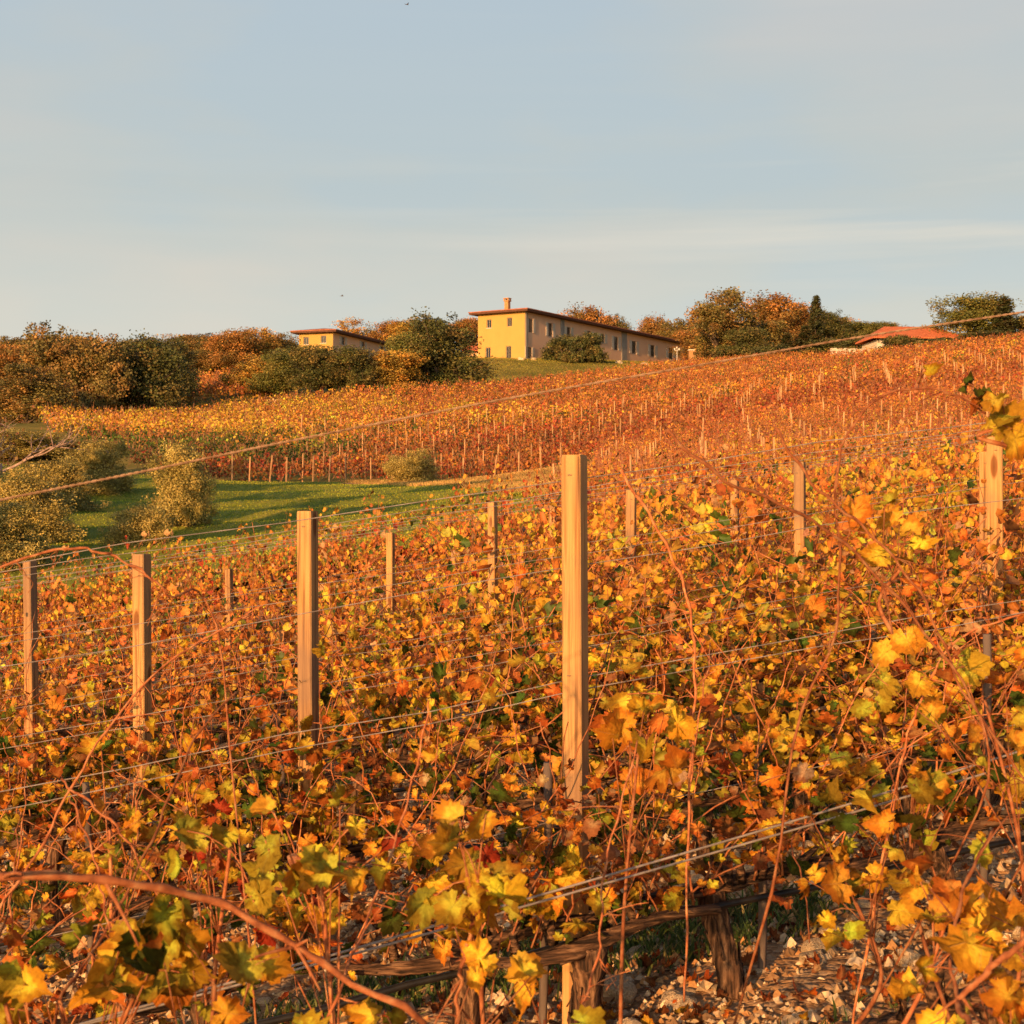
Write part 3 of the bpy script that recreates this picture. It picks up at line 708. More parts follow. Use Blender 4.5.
for px, n, yt, w, lab in [
    (575, 4.9, 455, .088, 'tallest wooden post, square and pale, standing right of the centre'),
    (308, 6.7, 511, .088, 'wooden post with two dark knots standing in front of the meadow'),
    (142, 8.5, 554, .092, 'weathered wooden post between the knotty post and the leftmost post'),
    (33, 10.3, 561, .08, 'leftmost wooden post, slim and half hidden by vines'),
    (995, 6.7, 437, .10, 'wooden post with a big yellow leaf over its top at the right edge'),
    (985, 8.0, 452, .085, 'second wooden post tucked close behind the post at the right edge'),
    (800, 8.5, 462, .08, 'wooden post among orange leaves midway between the tallest post and right edge'),
    (628, 10.3, 490, .085, 'short looking wooden post just right of the tallest post'),
    (493, 12.1, 502, .08, 'short looking wooden post left of the tallest post below the dirt track'),
    (390, 13.9, 533, .08, 'wooden post showing its tip among vines at the edge of the meadow'),
    (734, 12.1, 480, .08, 'small wooden post tip among orange vines between two larger posts'),
    (229, 15.7, 569, .08, 'small post tip left of the knotty post'),
    (303, 17.5, 536, .07, 'post tip almost hidden behind the knotty post'),
    (552, 15.7, 505, .08, 'small post tip close to the left side of the tallest post'),
    (872, 15.7, 468, .08, 'small post tip among the vines at the right of the picture')]:
    put_post(px, n, yt, lab, w, R(-22 + rng.normal(0, 3)), (0, 0) if yt < 470 or n < 9 else (R(rng.normal(0, .6)), R(rng.normal(0, .5))))

for px, n, zs, lab in [(585, 4.74, .88, 'grapevine partly hiding the lower half of the tallest wooden post'), (312, 6.52, .84, 'grapevine hiding the lower part of the post with two knots'), (148, 8.32, .86, 'grapevine around the foot of the weathered post left of the knotty post'), (36, 10.12, .9, 'grapevine around the foot of the leftmost post')]:
    put_vine(NEAR[rng.integers(len(NEAR))], u_of_px(px, n), n, lab, 'grapevines in the near vineyard rows', zs)
for px, n, zs in [(800, 8.38, 1.08), (628, 10.18, 1.16), (493, 11.98, 1.05), (390, 13.8, 1.0), (734, 11.98, 1.1), (552, 15.58, 1.1), (872, 15.58, 1.1), (808, 8.2, 1.0), (634, 9.9, 1.05), (498, 11.7, 1.0), (1000, 6.5, 1.0), (985, 6.45, .9), (995, 6.55, .72), (229, 15.58, .85), (806, 6.6, .82), (700, 6.6, .8), (900, 6.6, .84), (960, 8.4, .95), (630, 8.4, .86)]:
    put_vine(TALL[rng.integers(8)], u_of_px(px, n), n, 'orange leaved grapevine growing up around a half buried wooden post', 'grapevines grown around posts', zs)
# thin dark planting stakes beside the vines of the second row
for px, n, top in [(545, 4.95, .95), (760, 5.0, .8), (985, 4.95, 1.1), (875, 6.75, 1.0), (280, 6.75, .9), (88, 6.8, .95)]:
    u = u_of_px(px, n); p = un(u, n); mb = MB()
    x = np.linspace(0, 1, 7)
    mb.tube(np.stack([.012 * np.sin(x * 4 + px), .01 * np.sin(x * 3), -.2 + x * (top + .2)], 1), .016, 7, True, .08)
    tag(obj('planting_stake', mb.mesh('planting_stake', M['dark_stake'], True), None, (p[0], p[1], h1(*p))),
        'thin dark weathered stake %s' % {545: 'just left of the tallest post', 760: 'beside the thick trunk right of the tallest post', 985: 'at the lower right edge', 875: 'behind the yellow leaves at lower right', 280: 'left of the knotty post', 88: 'among canes at lower left'}[px],
        'stake', 'thin dark planting stakes')

# ------------------------------------------------------------------ wires and hoses
def row_line(n, hgt, r, mat, name, label, cat, group, sag=.015, u_pad=(4, 6), k=6, step=.5, wob=.006):
    ua, ub = u_of_px(-40, n) - 1, u_of_px(1070, n) + 1
    us = np.arange(ua, ub, step); p = us[:, None] * U + (n + (-.05 if 'hose' in name else .045)) * N
    z = H(p[:, 0], p[:, 1]) + hgt - sag * np.abs(np.sin(us * math.pi / 4.3 + n)) + rng.normal(0, wob, len(us))
    mb = MB(); mb.tube(np.stack([p[:, 0], p[:, 1], z], 1), r, k)
    return tag(obj(name, mb.mesh(name, mat, True)), label, cat, group)
for ri in range(1, 9):
    n = ROWN[ri]
    row_line(n, .335 if ri == 1 else .37, .0125, M['hose'], 'drip_hose', 'black drip hose hung low along the %s row of vines' % ORD[ri], 'hose', 'drip hoses of the near rows', .03, step=.3, wob=.004)
    row_line(n, 1.93, .0019, M['wire'], 'trellis_wire', 'top trellis wire of the %s row of vines' % ORD[ri], 'wire', 'trellis wires')
    row_line(n, 1.22, .0019, M['wire'], 'trellis_wire', 'upper wire of the middle pair in the %s row of vines' % ORD[ri], 'wire', 'trellis wires')
    if ri < 5:
        row_line(n, 1.18, .0019, M['wire'], 'trellis_wire', 'lower wire of the middle pair in the %s row of vines' % ORD[ri], 'wire', 'trellis wires', .03)
        row_line(n, 1.62, .0017, M['wire'], 'trellis_wire', 'wire below the top one in the %s row of vines' % ORD[ri], 'wire', 'trellis wires')
        row_line(n, .74, .0017, M['wire'], 'trellis_wire', 'low wire above the hose in the %s row of vines' % ORD[ri], 'wire', 'trellis wires')
def near_depth(px): 
    k = (px - 512) / F; return 3.1 / (N[1] + N[0] * k)
for pts, lab in [([(-80, 518), (0, 500), (150, 470), (290, 441), (500, 400), (700, 365), (860, 337), (1024, 312), (1100, 300)], 'thick twisted top wire crossing the whole picture in front of the far field'),
                 ([(20, 1042), (130, 1010), (350, 950), (575, 885), (800, 819), (1024, 750), (1100, 727)], 'upper wire of the twin wires crossing the lower right foreground'),
                 ([(20, 1040), (130, 1013), (350, 955), (575, 892), (800, 828), (1024, 762), (1100, 740)], 'lower wire of the twin wires crossing the lower right foreground')]:
    q = smooth_path([P(x, y, near_depth(x)) for x, y in pts], 40)
    mb = MB()
    if pts[0][1] == 518:
        q = smooth_path(q, 700); a = np.arange(700) * .8
        for sg in (0, math.pi): mb.tube(q + np.stack([0 * a, np.cos(a + sg) * .0015, np.sin(a + sg) * .0015], 1), .0015, 5)
    else: mb.tube(q, .0034 if pts[0][1] == 518 else .0026, 6)
    tag(obj('trellis_wire', mb.mesh('trellis_wire', M['rust_wire' if pts[0][1] == 518 else 'wire'], True)), lab, 'wire', 'trellis wires')

# ------------------------------------------------------------------ stones, gravel, weeds, fallen leaves
def stone_mesh(seed):
    g = np.random.default_rng(seed)
    import bmesh
    bm = bmesh.new(); bmesh.ops.create_icosphere(bm, subdivisions=3, radius=1)
    dirs = g.normal(0, 1, (9, 3)); dirs /= np.linalg.norm(dirs, axis=1)[:, None]; cut = g.uniform(.55, .95, 9)
    sx = g.uniform(.7, 1.3, 3) * np.array([1, 1, .62])
    for v in bm.verts:
        p = np.array(v.co); 
        for d, c in zip(dirs, cut):
            e = p @ d - c
            if e > 0: p = p - d * e * .9
        p = p * (1 + .05 * math.sin(p[0] * 9 + seed) * math.sin(p[1] * 8) + g.normal(0, .012)) * sx
        v.co = p
    me = bpy.data.meshes.new('stone'); bm.to_mesh(me); bm.free(); me.materials.append(M['stone'])
    me.polygons.foreach_set('use_smooth', np.zeros(len(me.polygons), bool))
    return me
STONES = [stone_mesh(i) for i in range(9)]
def ground_at_px(px, py):
    k = (px - 512) / F; m = (500 - py) / F
    y = np.linspace(2, 30, 400); d = m * y - H(k * y, y)
    i = np.argmax(d < 0); yy = y[i]; return k * yy, yy
for px, py, s, lab in [(615, 1000, .085, 'large flat ochre stone right of the foot of the tallest post'), (520, 990, .055, 'pale angular stone left of the foot of the tallest post'),
                       (905, 965, .055, 'pale cream stone lying in the sunlit gravel at lower right'), (860, 1000, .04, 'rounded tan stone in front of the gravel at lower right'),
                       (400, 985, .045, 'pale stone beside the hose at bottom centre'), (30, 815, .06, 'cream stone beside the hose at the left edge'), (820, 955, .06, 'tan stone left of the pale cream stone in the sunlit gravel'), (940, 985, .075, 'broad pale rock at the lower right corner of the gravel'), (680, 1012, .06, 'pale rock right of the large flat ochre stone')]:
    x, y = ground_at_px(px, py)
    o = obj('stone', STONES[rng.integers(9)], None, (x, y, h1(x, y) + s * .25), rng.uniform(0, 6), (s, s, s)); tag(o, lab, 'stone', 'larger stones on the soil')
cnt = 0
while cnt < 280:
    n = 4.0 + 6 * rng.random() ** 1.6; px = rng.uniform(-20, 1040) if rng.random() < .6 else rng.uniform(560, 1030)
    u = u_of_px(px, n); x, y = un(u, n); s = min(.085, rng.lognormal(-3.4, .4))
    o = obj('stone', STONES[rng.integers(9)], None, (x, y, h1(x, y) + s * .2), rng.uniform(0, 6), (s, s * rng.uniform(.7, 1.2), s))
    tag(o, 'small pale limestone piece lying on the soil between the vines', 'stone', 'small loose stones'); cnt += 1

def scatter_px(count, nlo, nhi, pxl=-40, pxh=1064):
    n = nlo + (nhi - nlo) * rng.random(count); px = rng.uniform(pxl, pxh, count); k = (px - 512) / F
    y = n / (N[1] + N[0] * k); return k * y, y
# gravel
def gravel(count):
    x, y = scatter_px(count, 3.9, 13)
    z = H(x, y); s = np.minimum(rng.lognormal(-4.55, .5, count), .035)
    oct_ = np.array([[1, 0, 0], [-1, 0, 0], [0, 1, 0], [0, -1, 0], [0, 0, 1], [0, 0, -.6], [.6, .6, .5], [-.6, .55, .45]], float)
    fc = np.array([[0, 6, 4], [6, 2, 4], [2, 7, 4], [7, 1, 4], [1, 3, 4], [3, 0, 4], [0, 2, 6], [2, 1, 7]])
    V = oct_[None] * rng.uniform(.6, 1.25, (count, 8, 1)) * (s[:, None] * rng.uniform(.7, 1.3, (count, 3)))[:, None]
    a = rng.uniform(0, 6.28, count); ca, sa = np.cos(a)[:, None], np.sin(a)[:, None]
    V = np.stack([V[..., 0] * ca - V[..., 1] * sa, V[..., 0] * sa + V[..., 1] * ca, V[..., 2]], -1) + np.stack([x, y, z + s * .25], 1)[:, None]
    pal = np.array([(.66, .48, .28), (.52, .34, .17), (.33, .19, .09), (.7, .55, .36), (.52, .27, .1)])
    C = pal[rng.integers(0, 5, count)] * rng.uniform(.7, 1.15, (count, 1)); C = np.repeat(C, 8, 0)
    L = (np.arange(count)[:, None, None] * 8 + fc[None]).reshape(-1)
    m = leaf_material('gravel_stone', 0.0, .95, noise=True)
    tag(obj('gravel', mesh_np('gravel', V.reshape(-1, 3), L, np.full(count * 8, 3), C, m)), 'loose tan gravel covering the soil between the rows', 'gravel', kind='stuff')
gravel(42000)
def weeds(count):
    x, y = scatter_px(count * 3, 3.8, 16)
    u, n = to_un(x, y)
    fld = np.sin(u * 1.7 + 3 * np.sin(n * .9)) + np.sin(u * .8 + n * 2.1 + 1.3) + np.sin(n * 3.49 + .18) * 1.7
    keep = np.nonzero(fld + rng.normal(0, .35, len(x)) > 1.75)[0][:count]; x = x[keep]; y = y[keep]; c = len(x)
    z = H(x, y); hgt = rng.uniform(.03, .10, c); w = rng.uniform(.003, .008, c); a = rng.uniform(0, 6.28, c)
    ln = rng.normal(0, .6, (c, 2)) * hgt[:, None]
    base = np.stack([x, y, z - .005], 1); sd = np.stack([np.cos(a), np.sin(a), np.zeros(c)], 1) * w[:, None]
    mid = base + np.concatenate([ln * .35, (hgt * .62)[:, None]], 1); tip = base + np.concatenate([ln, hgt[:, None]], 1)
    V = np.stack([base - sd, base + sd, mid + sd * .8, mid - sd * .8, tip], 1)
    off = np.arange(c)[:, None] * 5
    L = np.concatenate([(off + [0, 1, 2, 3]).ravel(), (off + [3, 2, 4]).ravel()]); S = np.concatenate([np.full(c, 4), np.full(c, 3)])
    pal = np.array([(.06, .1, .02), (.09, .14, .03), (.16, .18, .04), (.35, .28, .1)])
    C = np.repeat(pal[rng.choice(4, c, p=[.4, .35, .17, .08])] * rng.uniform(.7, 1.3, (c, 1)), 5, 0)
    tag(obj('grass', mesh_np('grass', V.reshape(-1, 3), L, S, C, M['grass'])), 'short green grass and weeds between the vine rows', 'grass', kind='stuff')
weeds(45000)
def litter(count):
    x, y = scatter_px(count, 3.9, 20); z = H(x, y)
    pos = np.stack([x, y, z + .02], 1); a = rng.uniform(0, 6.28, count)
    ax = np.stack([np.cos(a), np.sin(a), rng.normal(0, .12, count)], 1); nr = np.stack([rng.normal(0, .35, count), rng.normal(0, .35, count), np.ones(count)], 1)
    me = leaves_mesh('fallen_leaves', pos, ax, nr, rng.uniform(.035, .085, count), pick(dict(brown=40, rust=20, orange=14, tan=22, gold=6), count), 'hi', rng.uniform(.2, 1.3, count) * rng.choice([-1, 1], count))
    tag(obj('fallen_leaves', me), 'dry brown and orange leaves fallen on the soil', 'leaves', kind='stuff')
litter(5200)

# ------------------------------------------------------------------ far vineyards
def far_block(name, label, poly, nlo, nhi, sp, per_m, size, hgt, colour, width=.28):
    rows = np.arange(nlo, nhi, sp)
    X, Y, Hh = [], [], []
    for n in rows:
        L = 130
        us = rng.uniform(-30, 110, int(L * per_m * 1.08))
        cl = .75 + .25 * np.sin(us * 5.2 + n * 3) * np.sin(us * 1.9 + n)      # vine by vine gaps
        keep = rng.random(len(us)) < np.clip(cl, .25, 1); us = us[keep]
        p = us[:, None] * U + n * N
        X.append(p[:, 0]); Y.append(p[:, 1]); Hh.append(hgt * (.78 + .22 * np.sin(us * 5.2 + n * 3)) * rng.random(len(us)) ** .6)
    x = np.concatenate(X); y = np.concatenate(Y); hh = np.concatenate(Hh)
    k = in_poly(x, y, poly) & (np.abs(x / y) < .38); x, y, hh = x[k], y[k], hh[k]; c = len(x)
    z = H(x, y) + .25 + hh
    u, n = to_un(x, y)
    C = colour(x, y, u, n, c)
    key = (np.floor(u / 1.1).astype(int) * 7919 + np.round((n - nlo) / sp).astype(int) * 104729) % 99991
    o_ = np.argsort(key, kind='stable'); first = np.r_[True, key[o_][1:] != key[o_][:-1]]; lead = o_[np.maximum.accumulate(np.where(first, np.arange(c), 0))]
    inv = np.empty(c, int); inv[o_] = lead
    same = rng.random(c) < .6; C = np.where(same[:, None], C[inv] * rng.uniform(.75, 1.2, (c, 1)), C)
    rowf = np.random.default_rng(5).uniform(.55, 1.2, 400)[np.round((n - nlo) / sp).astype(int)]; C = np.clip(C * rowf[:, None], .004, .85)
    ctr = np.stack([x + rng.normal(0, width, c), y + rng.normal(0, width, c), z], 1)
    s = rng.uniform(size[0], size[1], c)[:, None]
    d1 = rng.normal(0, 1, (c, 3)); d1 /= np.linalg.norm(d1, axis=1)[:, None]
    d2 = np.cross(d1, rng.normal(0, 1, (c, 3))); d2 /= np.linalg.norm(d2, axis=1)[:, None]
    V = np.stack([ctr - d1 * s * .5, ctr + d2 * s * .42 + d1 * s * .1, ctr + d1 * s * .55, ctr - d2 * s * .42], 1)
    # some of the faces are thin bare shoots
    tw = rng.random(c) < .13; m = tw.sum()
    dv = np.stack([rng.normal(0, .45, m), rng.normal(0, .35, m), np.ones(m)], 1); dv /= np.linalg.norm(dv, axis=1)[:, None]
    ln = rng.uniform(.2, .5, m)[:, None]; sd = np.stack([np.ones(m), np.zeros(m), np.zeros(m)], 1) * (size[0] * .09)
    V[tw] = np.stack([ctr[tw] - dv * ln - sd, ctr[tw] - dv * ln + sd, ctr[tw] + dv * ln + sd, ctr[tw] + dv * ln - sd], 1)
    C[tw] = np.array([(.36, .12, .05), (.42, .19, .09), (.22, .075, .035)])[rng.integers(0, 3, m)]
    me = mesh_np(name, V.reshape(-1, 3), np.arange(c * 4), np.full(c, 4), np.repeat(C, 4, 0), M['crown'])
    print(name, c)
    tag(obj(name, me), label, 'vines', kind='stuff')
def col_mid(x, y, u, n, c):
    a = pick(W_RED, c); b = pick(dict(yellow=8, gold=24, orange=34, rust=20, red=6, brown=12, green=6), c)
    t = np.clip((n - 45) / 40 + .2 * np.sin(u * .35) , 0, 1)
    return np.where((rng.random(c) < t)[:, None], a, b)
def col_far(x, y, u, n, c):
    red = pick(dict(orange=34, rust=34, red=28, gold=4, brown=5), c); yel = pick(dict(yellow=18, gold=50, orange=20, rust=4, lime=5, tan=4, brown=4), c)
    brn = pick(dict(gold=14, orange=38, rust=26, red=6, brown=14, green=8), c); grn = pick(dict(green=84, lime=10, gold=4, brown=6), c)
    t = n + 2.5 * np.sin(u * .13) + rng.normal(0, 1.5, c)
    out = np.where((t < 104)[:, None], red, brn)
    ye = np.clip((34 - u) / 20 + .3 + .35 * np.sin(u * .2 + n * .11), 0, 1)
    out = np.where(((t >= 106.5) & (rng.random(c) < ye))[:, None], yel, out)
    g = (t > 98.5) & (t < 112) & (u < 22 - (t - 98) * .3 + 3 * np.sin(n)) & (rng.random(c) < .95)
    out = np.where(g[:, None], grn, out)
    og = (n > 160) & (rng.random(c) < .75)
    out = np.where(og[:, None], pick(dict(orange=50, gold=34, rust=14, red=6), c), out)
    return out
right_poly = [pd(570, 31), pd(1120, 29), pd(1120, 92), pd(930, 92), pd(600, 90), pd(595, 84), pd(600, 62), pd(560, 56), pd(545, 33)]
far_block('vine_rows', 'orange vine rows continuing up the slope beyond the near vineyard', right_poly, 28, 90, 1.9, 190, (.075, .125), 1.3, col_mid, .16)
far_poly = [pd(205, 88.8), pd(330, 89.5), pd(500, 88.5), pd(600, 90), pd(930, 92), pd(1120, 92), pd(1130, 160), pd(1000, 158), pd(860, 172), pd(740, 196), pd(700, 198), pd(640, 189), pd(560, 175), pd(500, 159), pd(436, 154),
            pd(350, 147), pd(180, 140), pd(90, 127), pd(40, 117), pd(50, 108), pd(130, 99), pd(130, 92)]
far_block('hillside_vines', 'red, orange and yellow vine rows covering the hillside below the villas', far_poly, 80, 205, 2.6, 110, (.13, .23), 1.25, col_far, .2)
far_block('orange_vines', 'small orange vineyard patch between the dark trees on the left', [pd(170, 148), pd(250, 152), pd(270, 180), pd(180, 178)], 130, 200, 2.0, 70, (.18, .3), 1.5, lambda x, y, u, n, c: pick(dict(orange=50, rust=22, gold=26, red=6), c))

# pale stakes of the far rows
stake = MB(); stake.box((-.035, -.035, -.3), (.035, .035, 1.75)); STK = stake.mesh('vine_stake', M['stake'])
thin = MB(); thin.box((-.028, -.028, -.3), (.028, .028, 1.7)); STK2 = thin.mesh('vine_stake', M['stake'])
def put_stake(x, y, label, group, s=1.0, me=None):
    o = obj('vine_stake', me or STK, None, (x, y, h1(x, y)), rng.uniform(0, 1.5), (1, 1, s)); o.rotation_euler[0] = rng.normal(0, .03); o.rotation_euler[1] = rng.normal(0, .03)
    tag(o, label, 'stake', group)
for px in (232, 249, 269, 286, 313, 329, 346, 371, 392, 437, 463, 494, 519, 541, 560):
    d = 88.5 + (px - 232) * .001; y = d
    put_stake((px - 512) / F * d, d, 'pale stake in the lowest row of the red vines beside the meadow', 'stakes along the edge of the meadow', rng.uniform(1.0, 1.12))
cnt = 0
for n, du, sc in [(90.3 + 2.6 * q, 2.9, 1.0) for q in range(9)] + [(46 + 4.2 * q, 2.6, .95) for q in range(11)]:
    for u in np.arange(-5 + (n * 1.7) % du, 90, du):
        p = un(u + rng.normal(0, .12), n + rng.normal(0, .06)); px = 512 + F * p[0] / p[1]
        if px < 300 or px > 1040 or cnt >= 268: continue
        if not (in_poly(p[:1], p[1:], far_poly)[0] or in_poly(p[:1], p[1:], right_poly)[0]): continue
        put_stake(p[0], p[1], 'thin pale stake standing among the red and orange hillside vines', 'thin stakes on the hillside', sc * rng.uniform(1.02, 1.16), STK2); cnt += 1
print('stakes', cnt)

# ------------------------------------------------------------------ trees
def quads(ctr, s, C, aspect=.8, up=0.0):
    c = len(ctr)
    d1 = rng.normal(0, 1, (c, 3)); d1[:, 2] += up; d1 /= np.linalg.norm(d1, axis=1)[:, None]
    d2 = np.cross(d1, rng.normal(0, 1, (c, 3))); d2 /= np.linalg.norm(d2, axis=1)[:, None]
    s = s[:, None]
    V = np.stack([ctr - d1 * s * .5, ctr + d2 * s * .5 * aspect + d1 * s * .08, ctr + d1 * s * .5, ctr - d2 * s * .5 * aspect], 1)
    return mesh_np('crown', V.reshape(-1, 3), np.arange(c * 4), np.full(c, 4), np.repeat(C, 4, 0), M['crown'])
def tree_variant(height, width, pal, nclump, per, leaf, seed, trunk_h=.22, lobes=9, bark='bark', shape='round', spread=.5):
    """unit tree scaled by height and width in metres"""
    g = np.random.default_rng(seed)
    lc = []
    for i in range(lobes):
        a = g.uniform(0, 6.28); t = g.uniform(0, 1)
        if shape == 'cypress': lc.append((0, 0, .08 + .9 * (i + .5) / lobes, .0)); continue
        zc = trunk_h + .08 + (1 - trunk_h - .24) * t
        rr = (.5 - .18) * math.sqrt(g.uniform(.1, 1)) * (1 - .5 * t)
        lc.append((math.cos(a) * rr, math.sin(a) * rr, zc, g.uniform(.15, .24)))
    ctr, cc = [], []
    pal = np.array(pal)
    for i in range(nclump):
        if shape == 'cypress':
            z = g.uniform(.03, 1) ; r = .5 * min(1, (1 - z) * 2.2) ** .8 * min(1, z * 6 + .3); a = g.uniform(0, 6.28); r *= g.uniform(.5, 1)
            c = np.array([math.cos(a) * r * width, math.sin(a) * r * width, z * height]); cr = .12 * width
        else:
            l = lc[g.integers(len(lc))]; d = g.normal(0, 1, 3); d /= np.linalg.norm(d); r = l[3] * (g.uniform(.5, 1.12) + (g.random() < .12) * g.uniform(.1, .4))
            c = np.array([(l[0] + d[0] * r) * width, (l[1] + d[1] * r) * width, (l[2] + d[2] * r * .75) * height]); cr = g.uniform(.022, .062) * width
            if c[2] < .06 * height: c[2] = .06 * height + abs(g.normal(0, .05)) * height
        k = int(per * g.uniform(.6, 1.4))
        ctr.append(c + np.clip(g.normal(0, 1, (k, 3)), -1.6, 1.6) * cr)
        base = pal[g.integers(len(pal))] * g.uniform(.65, 1.3)
        cc.append(base[None] * g.uniform(.7, 1.3, (k, 1)))
    ctr = np.vstack(ctr); cc = np.clip(np.vstack(cc), .004, .8)
    crown = quads(ctr, g.uniform(.7, 1.35, len(ctr)) * leaf, cc)
    mb = MB(); x = np.linspace(0, 1, 8); th = (trunk_h + .25) * height
    if shape == 'cypress': th = .9 * height
    bend = g.normal(0, .03, 2) * height
    mb.tube(np.stack([bend[0] * x ** 2, bend[1] * x ** 2, -.3 + x * (th + .3)], 1), .035 * width * (1.15 - .8 * x) + .03, 8, True, .06)
    if shape != 'cypress':
        for l in lc:
            s = np.array([bend[0] * .5, bend[1] * .5, trunk_h * height * g.uniform(.7, 1.1)]); e = np.array([l[0] * width, l[1] * width, l[2] * height])
            m = (s + e) / 2 + g.normal(0, .03, 3) * width
            mb.tube(smooth_path([s, m, e], 8), np.linspace(.016 * width, .004 * width, 8), 5)
            for q in range(3):
                d = g.normal(0, 1, 3); d /= np.linalg.norm(d); e2 = e + d * l[3] * width * .9
                mb.tube(smooth_path([m, (m + e2) / 2 + g.normal(0, .02, 3) * width, e2], 5), np.linspace(.007 * width, .002 * width, 5), 4)
    trunk = mb.mesh('trunk', M[bark], True)
    return dict(crown=crown, trunk=trunk, h=height, w=width)
RUST = [(.34,.19,.055),(.26,.18,.05),(.19,.16,.045),(.38,.22,.06),(.14,.12,.036),(.25,.2,.05)]
DARK = [(0.096, 0.108, 0.031), (0.131, 0.139, 0.035), (0.174, 0.148, 0.042), (0.078, 0.086, 0.028), (0.244, 0.174, 0.052)]
GOLD = [(0.538, 0.336, 0.059), (0.454, 0.302, 0.059), (0.336, 0.252, 0.05), (0.588, 0.286, 0.05)]
ORNG = [(0.483, 0.218, 0.052), (0.414, 0.196, 0.052), (0.299, 0.161, 0.04), (0.23, 0.161, 0.046)]
OLIV = [(.44,.35,.09),(.5,.4,.12),(.34,.3,.085),(.55,.42,.12)]
GREEN = [(0.162, 0.18, 0.04), (0.216, 0.216, 0.05), (0.288, 0.234, 0.054), (0.144, 0.154, 0.036)]
TV = {
    'rust': [tree_variant(8, 8, RUST, 330, 66, .18, s, .04, 14) for s in (1, 2, 3)],
    'dark': [tree_variant(8, 8, DARK, 330, 66, .18, s, .05, 14) for s in (4, 5, 6)],
    'gold': [tree_variant(7, 7, GOLD, 320, 62, .17, s, .03, 13) for s in (7, 8)],
    'orange': [tree_variant(8, 8, ORNG, 330, 66, .18, s, .06, 13) for s in (9, 10, 11)],
    'green': [tree_variant(7, 8, GREEN, 330, 62, .17, s, .05, 13) for s in (12, 13)],
    'bush': [tree_variant(3, 5, DARK, 240, 50, .16, s, .0, 11) for s in (14, 15)],
    'olive': [tree_variant(4.2, 4.4, OLIV, 520, 110, .075, s, .03, 20) for s in (16, 17, 18)],
    'cypress': [tree_variant(9, 1.6, [(.045, .055, .016), (.06, .065, .02), (.1, .07, .02)], 160, 36, .22, s, shape='cypress') for s in (19, 20)],
}
tcount = {}
def put_tree(kind, name, label, px, ybase, ytop, wpx, d, cat='tree', group=None, base_z=None):
    v = TV[kind][tcount.get(kind, 0) % len(TV[kind])]; tcount[kind] = tcount.get(kind, 0) + 1
    x, y = pd(px, d); z = h1(x, y) - .15
    ztop = (500 - ytop) / F * d
    hh = max(1.2, ztop - z); w = wpx / F * d
    t = thing(name, label, cat, (x, y, z), rng.uniform(0, 6.28) if kind != 'olive' else rng.uniform(0, 6.28), group, (w / v['w'] * (1.55 if kind in ('olive', 'cypress', 'bush') else 1.75), w / v['w'] * (1.55 if kind in ('olive', 'cypress', 'bush') else 1.75), hh / v['h'] * 1.06))
    obj('trunk', v['trunk'], t); obj('crown', v['crown'], t)
    return t
G1 = 'trees along the left ridge'; G2 = 'trees behind the villas'; G3 = 'trees on the right ridge'; G4 = 'olive trees by the meadow'; G5 = 'dark hedge trees below the smaller villa'
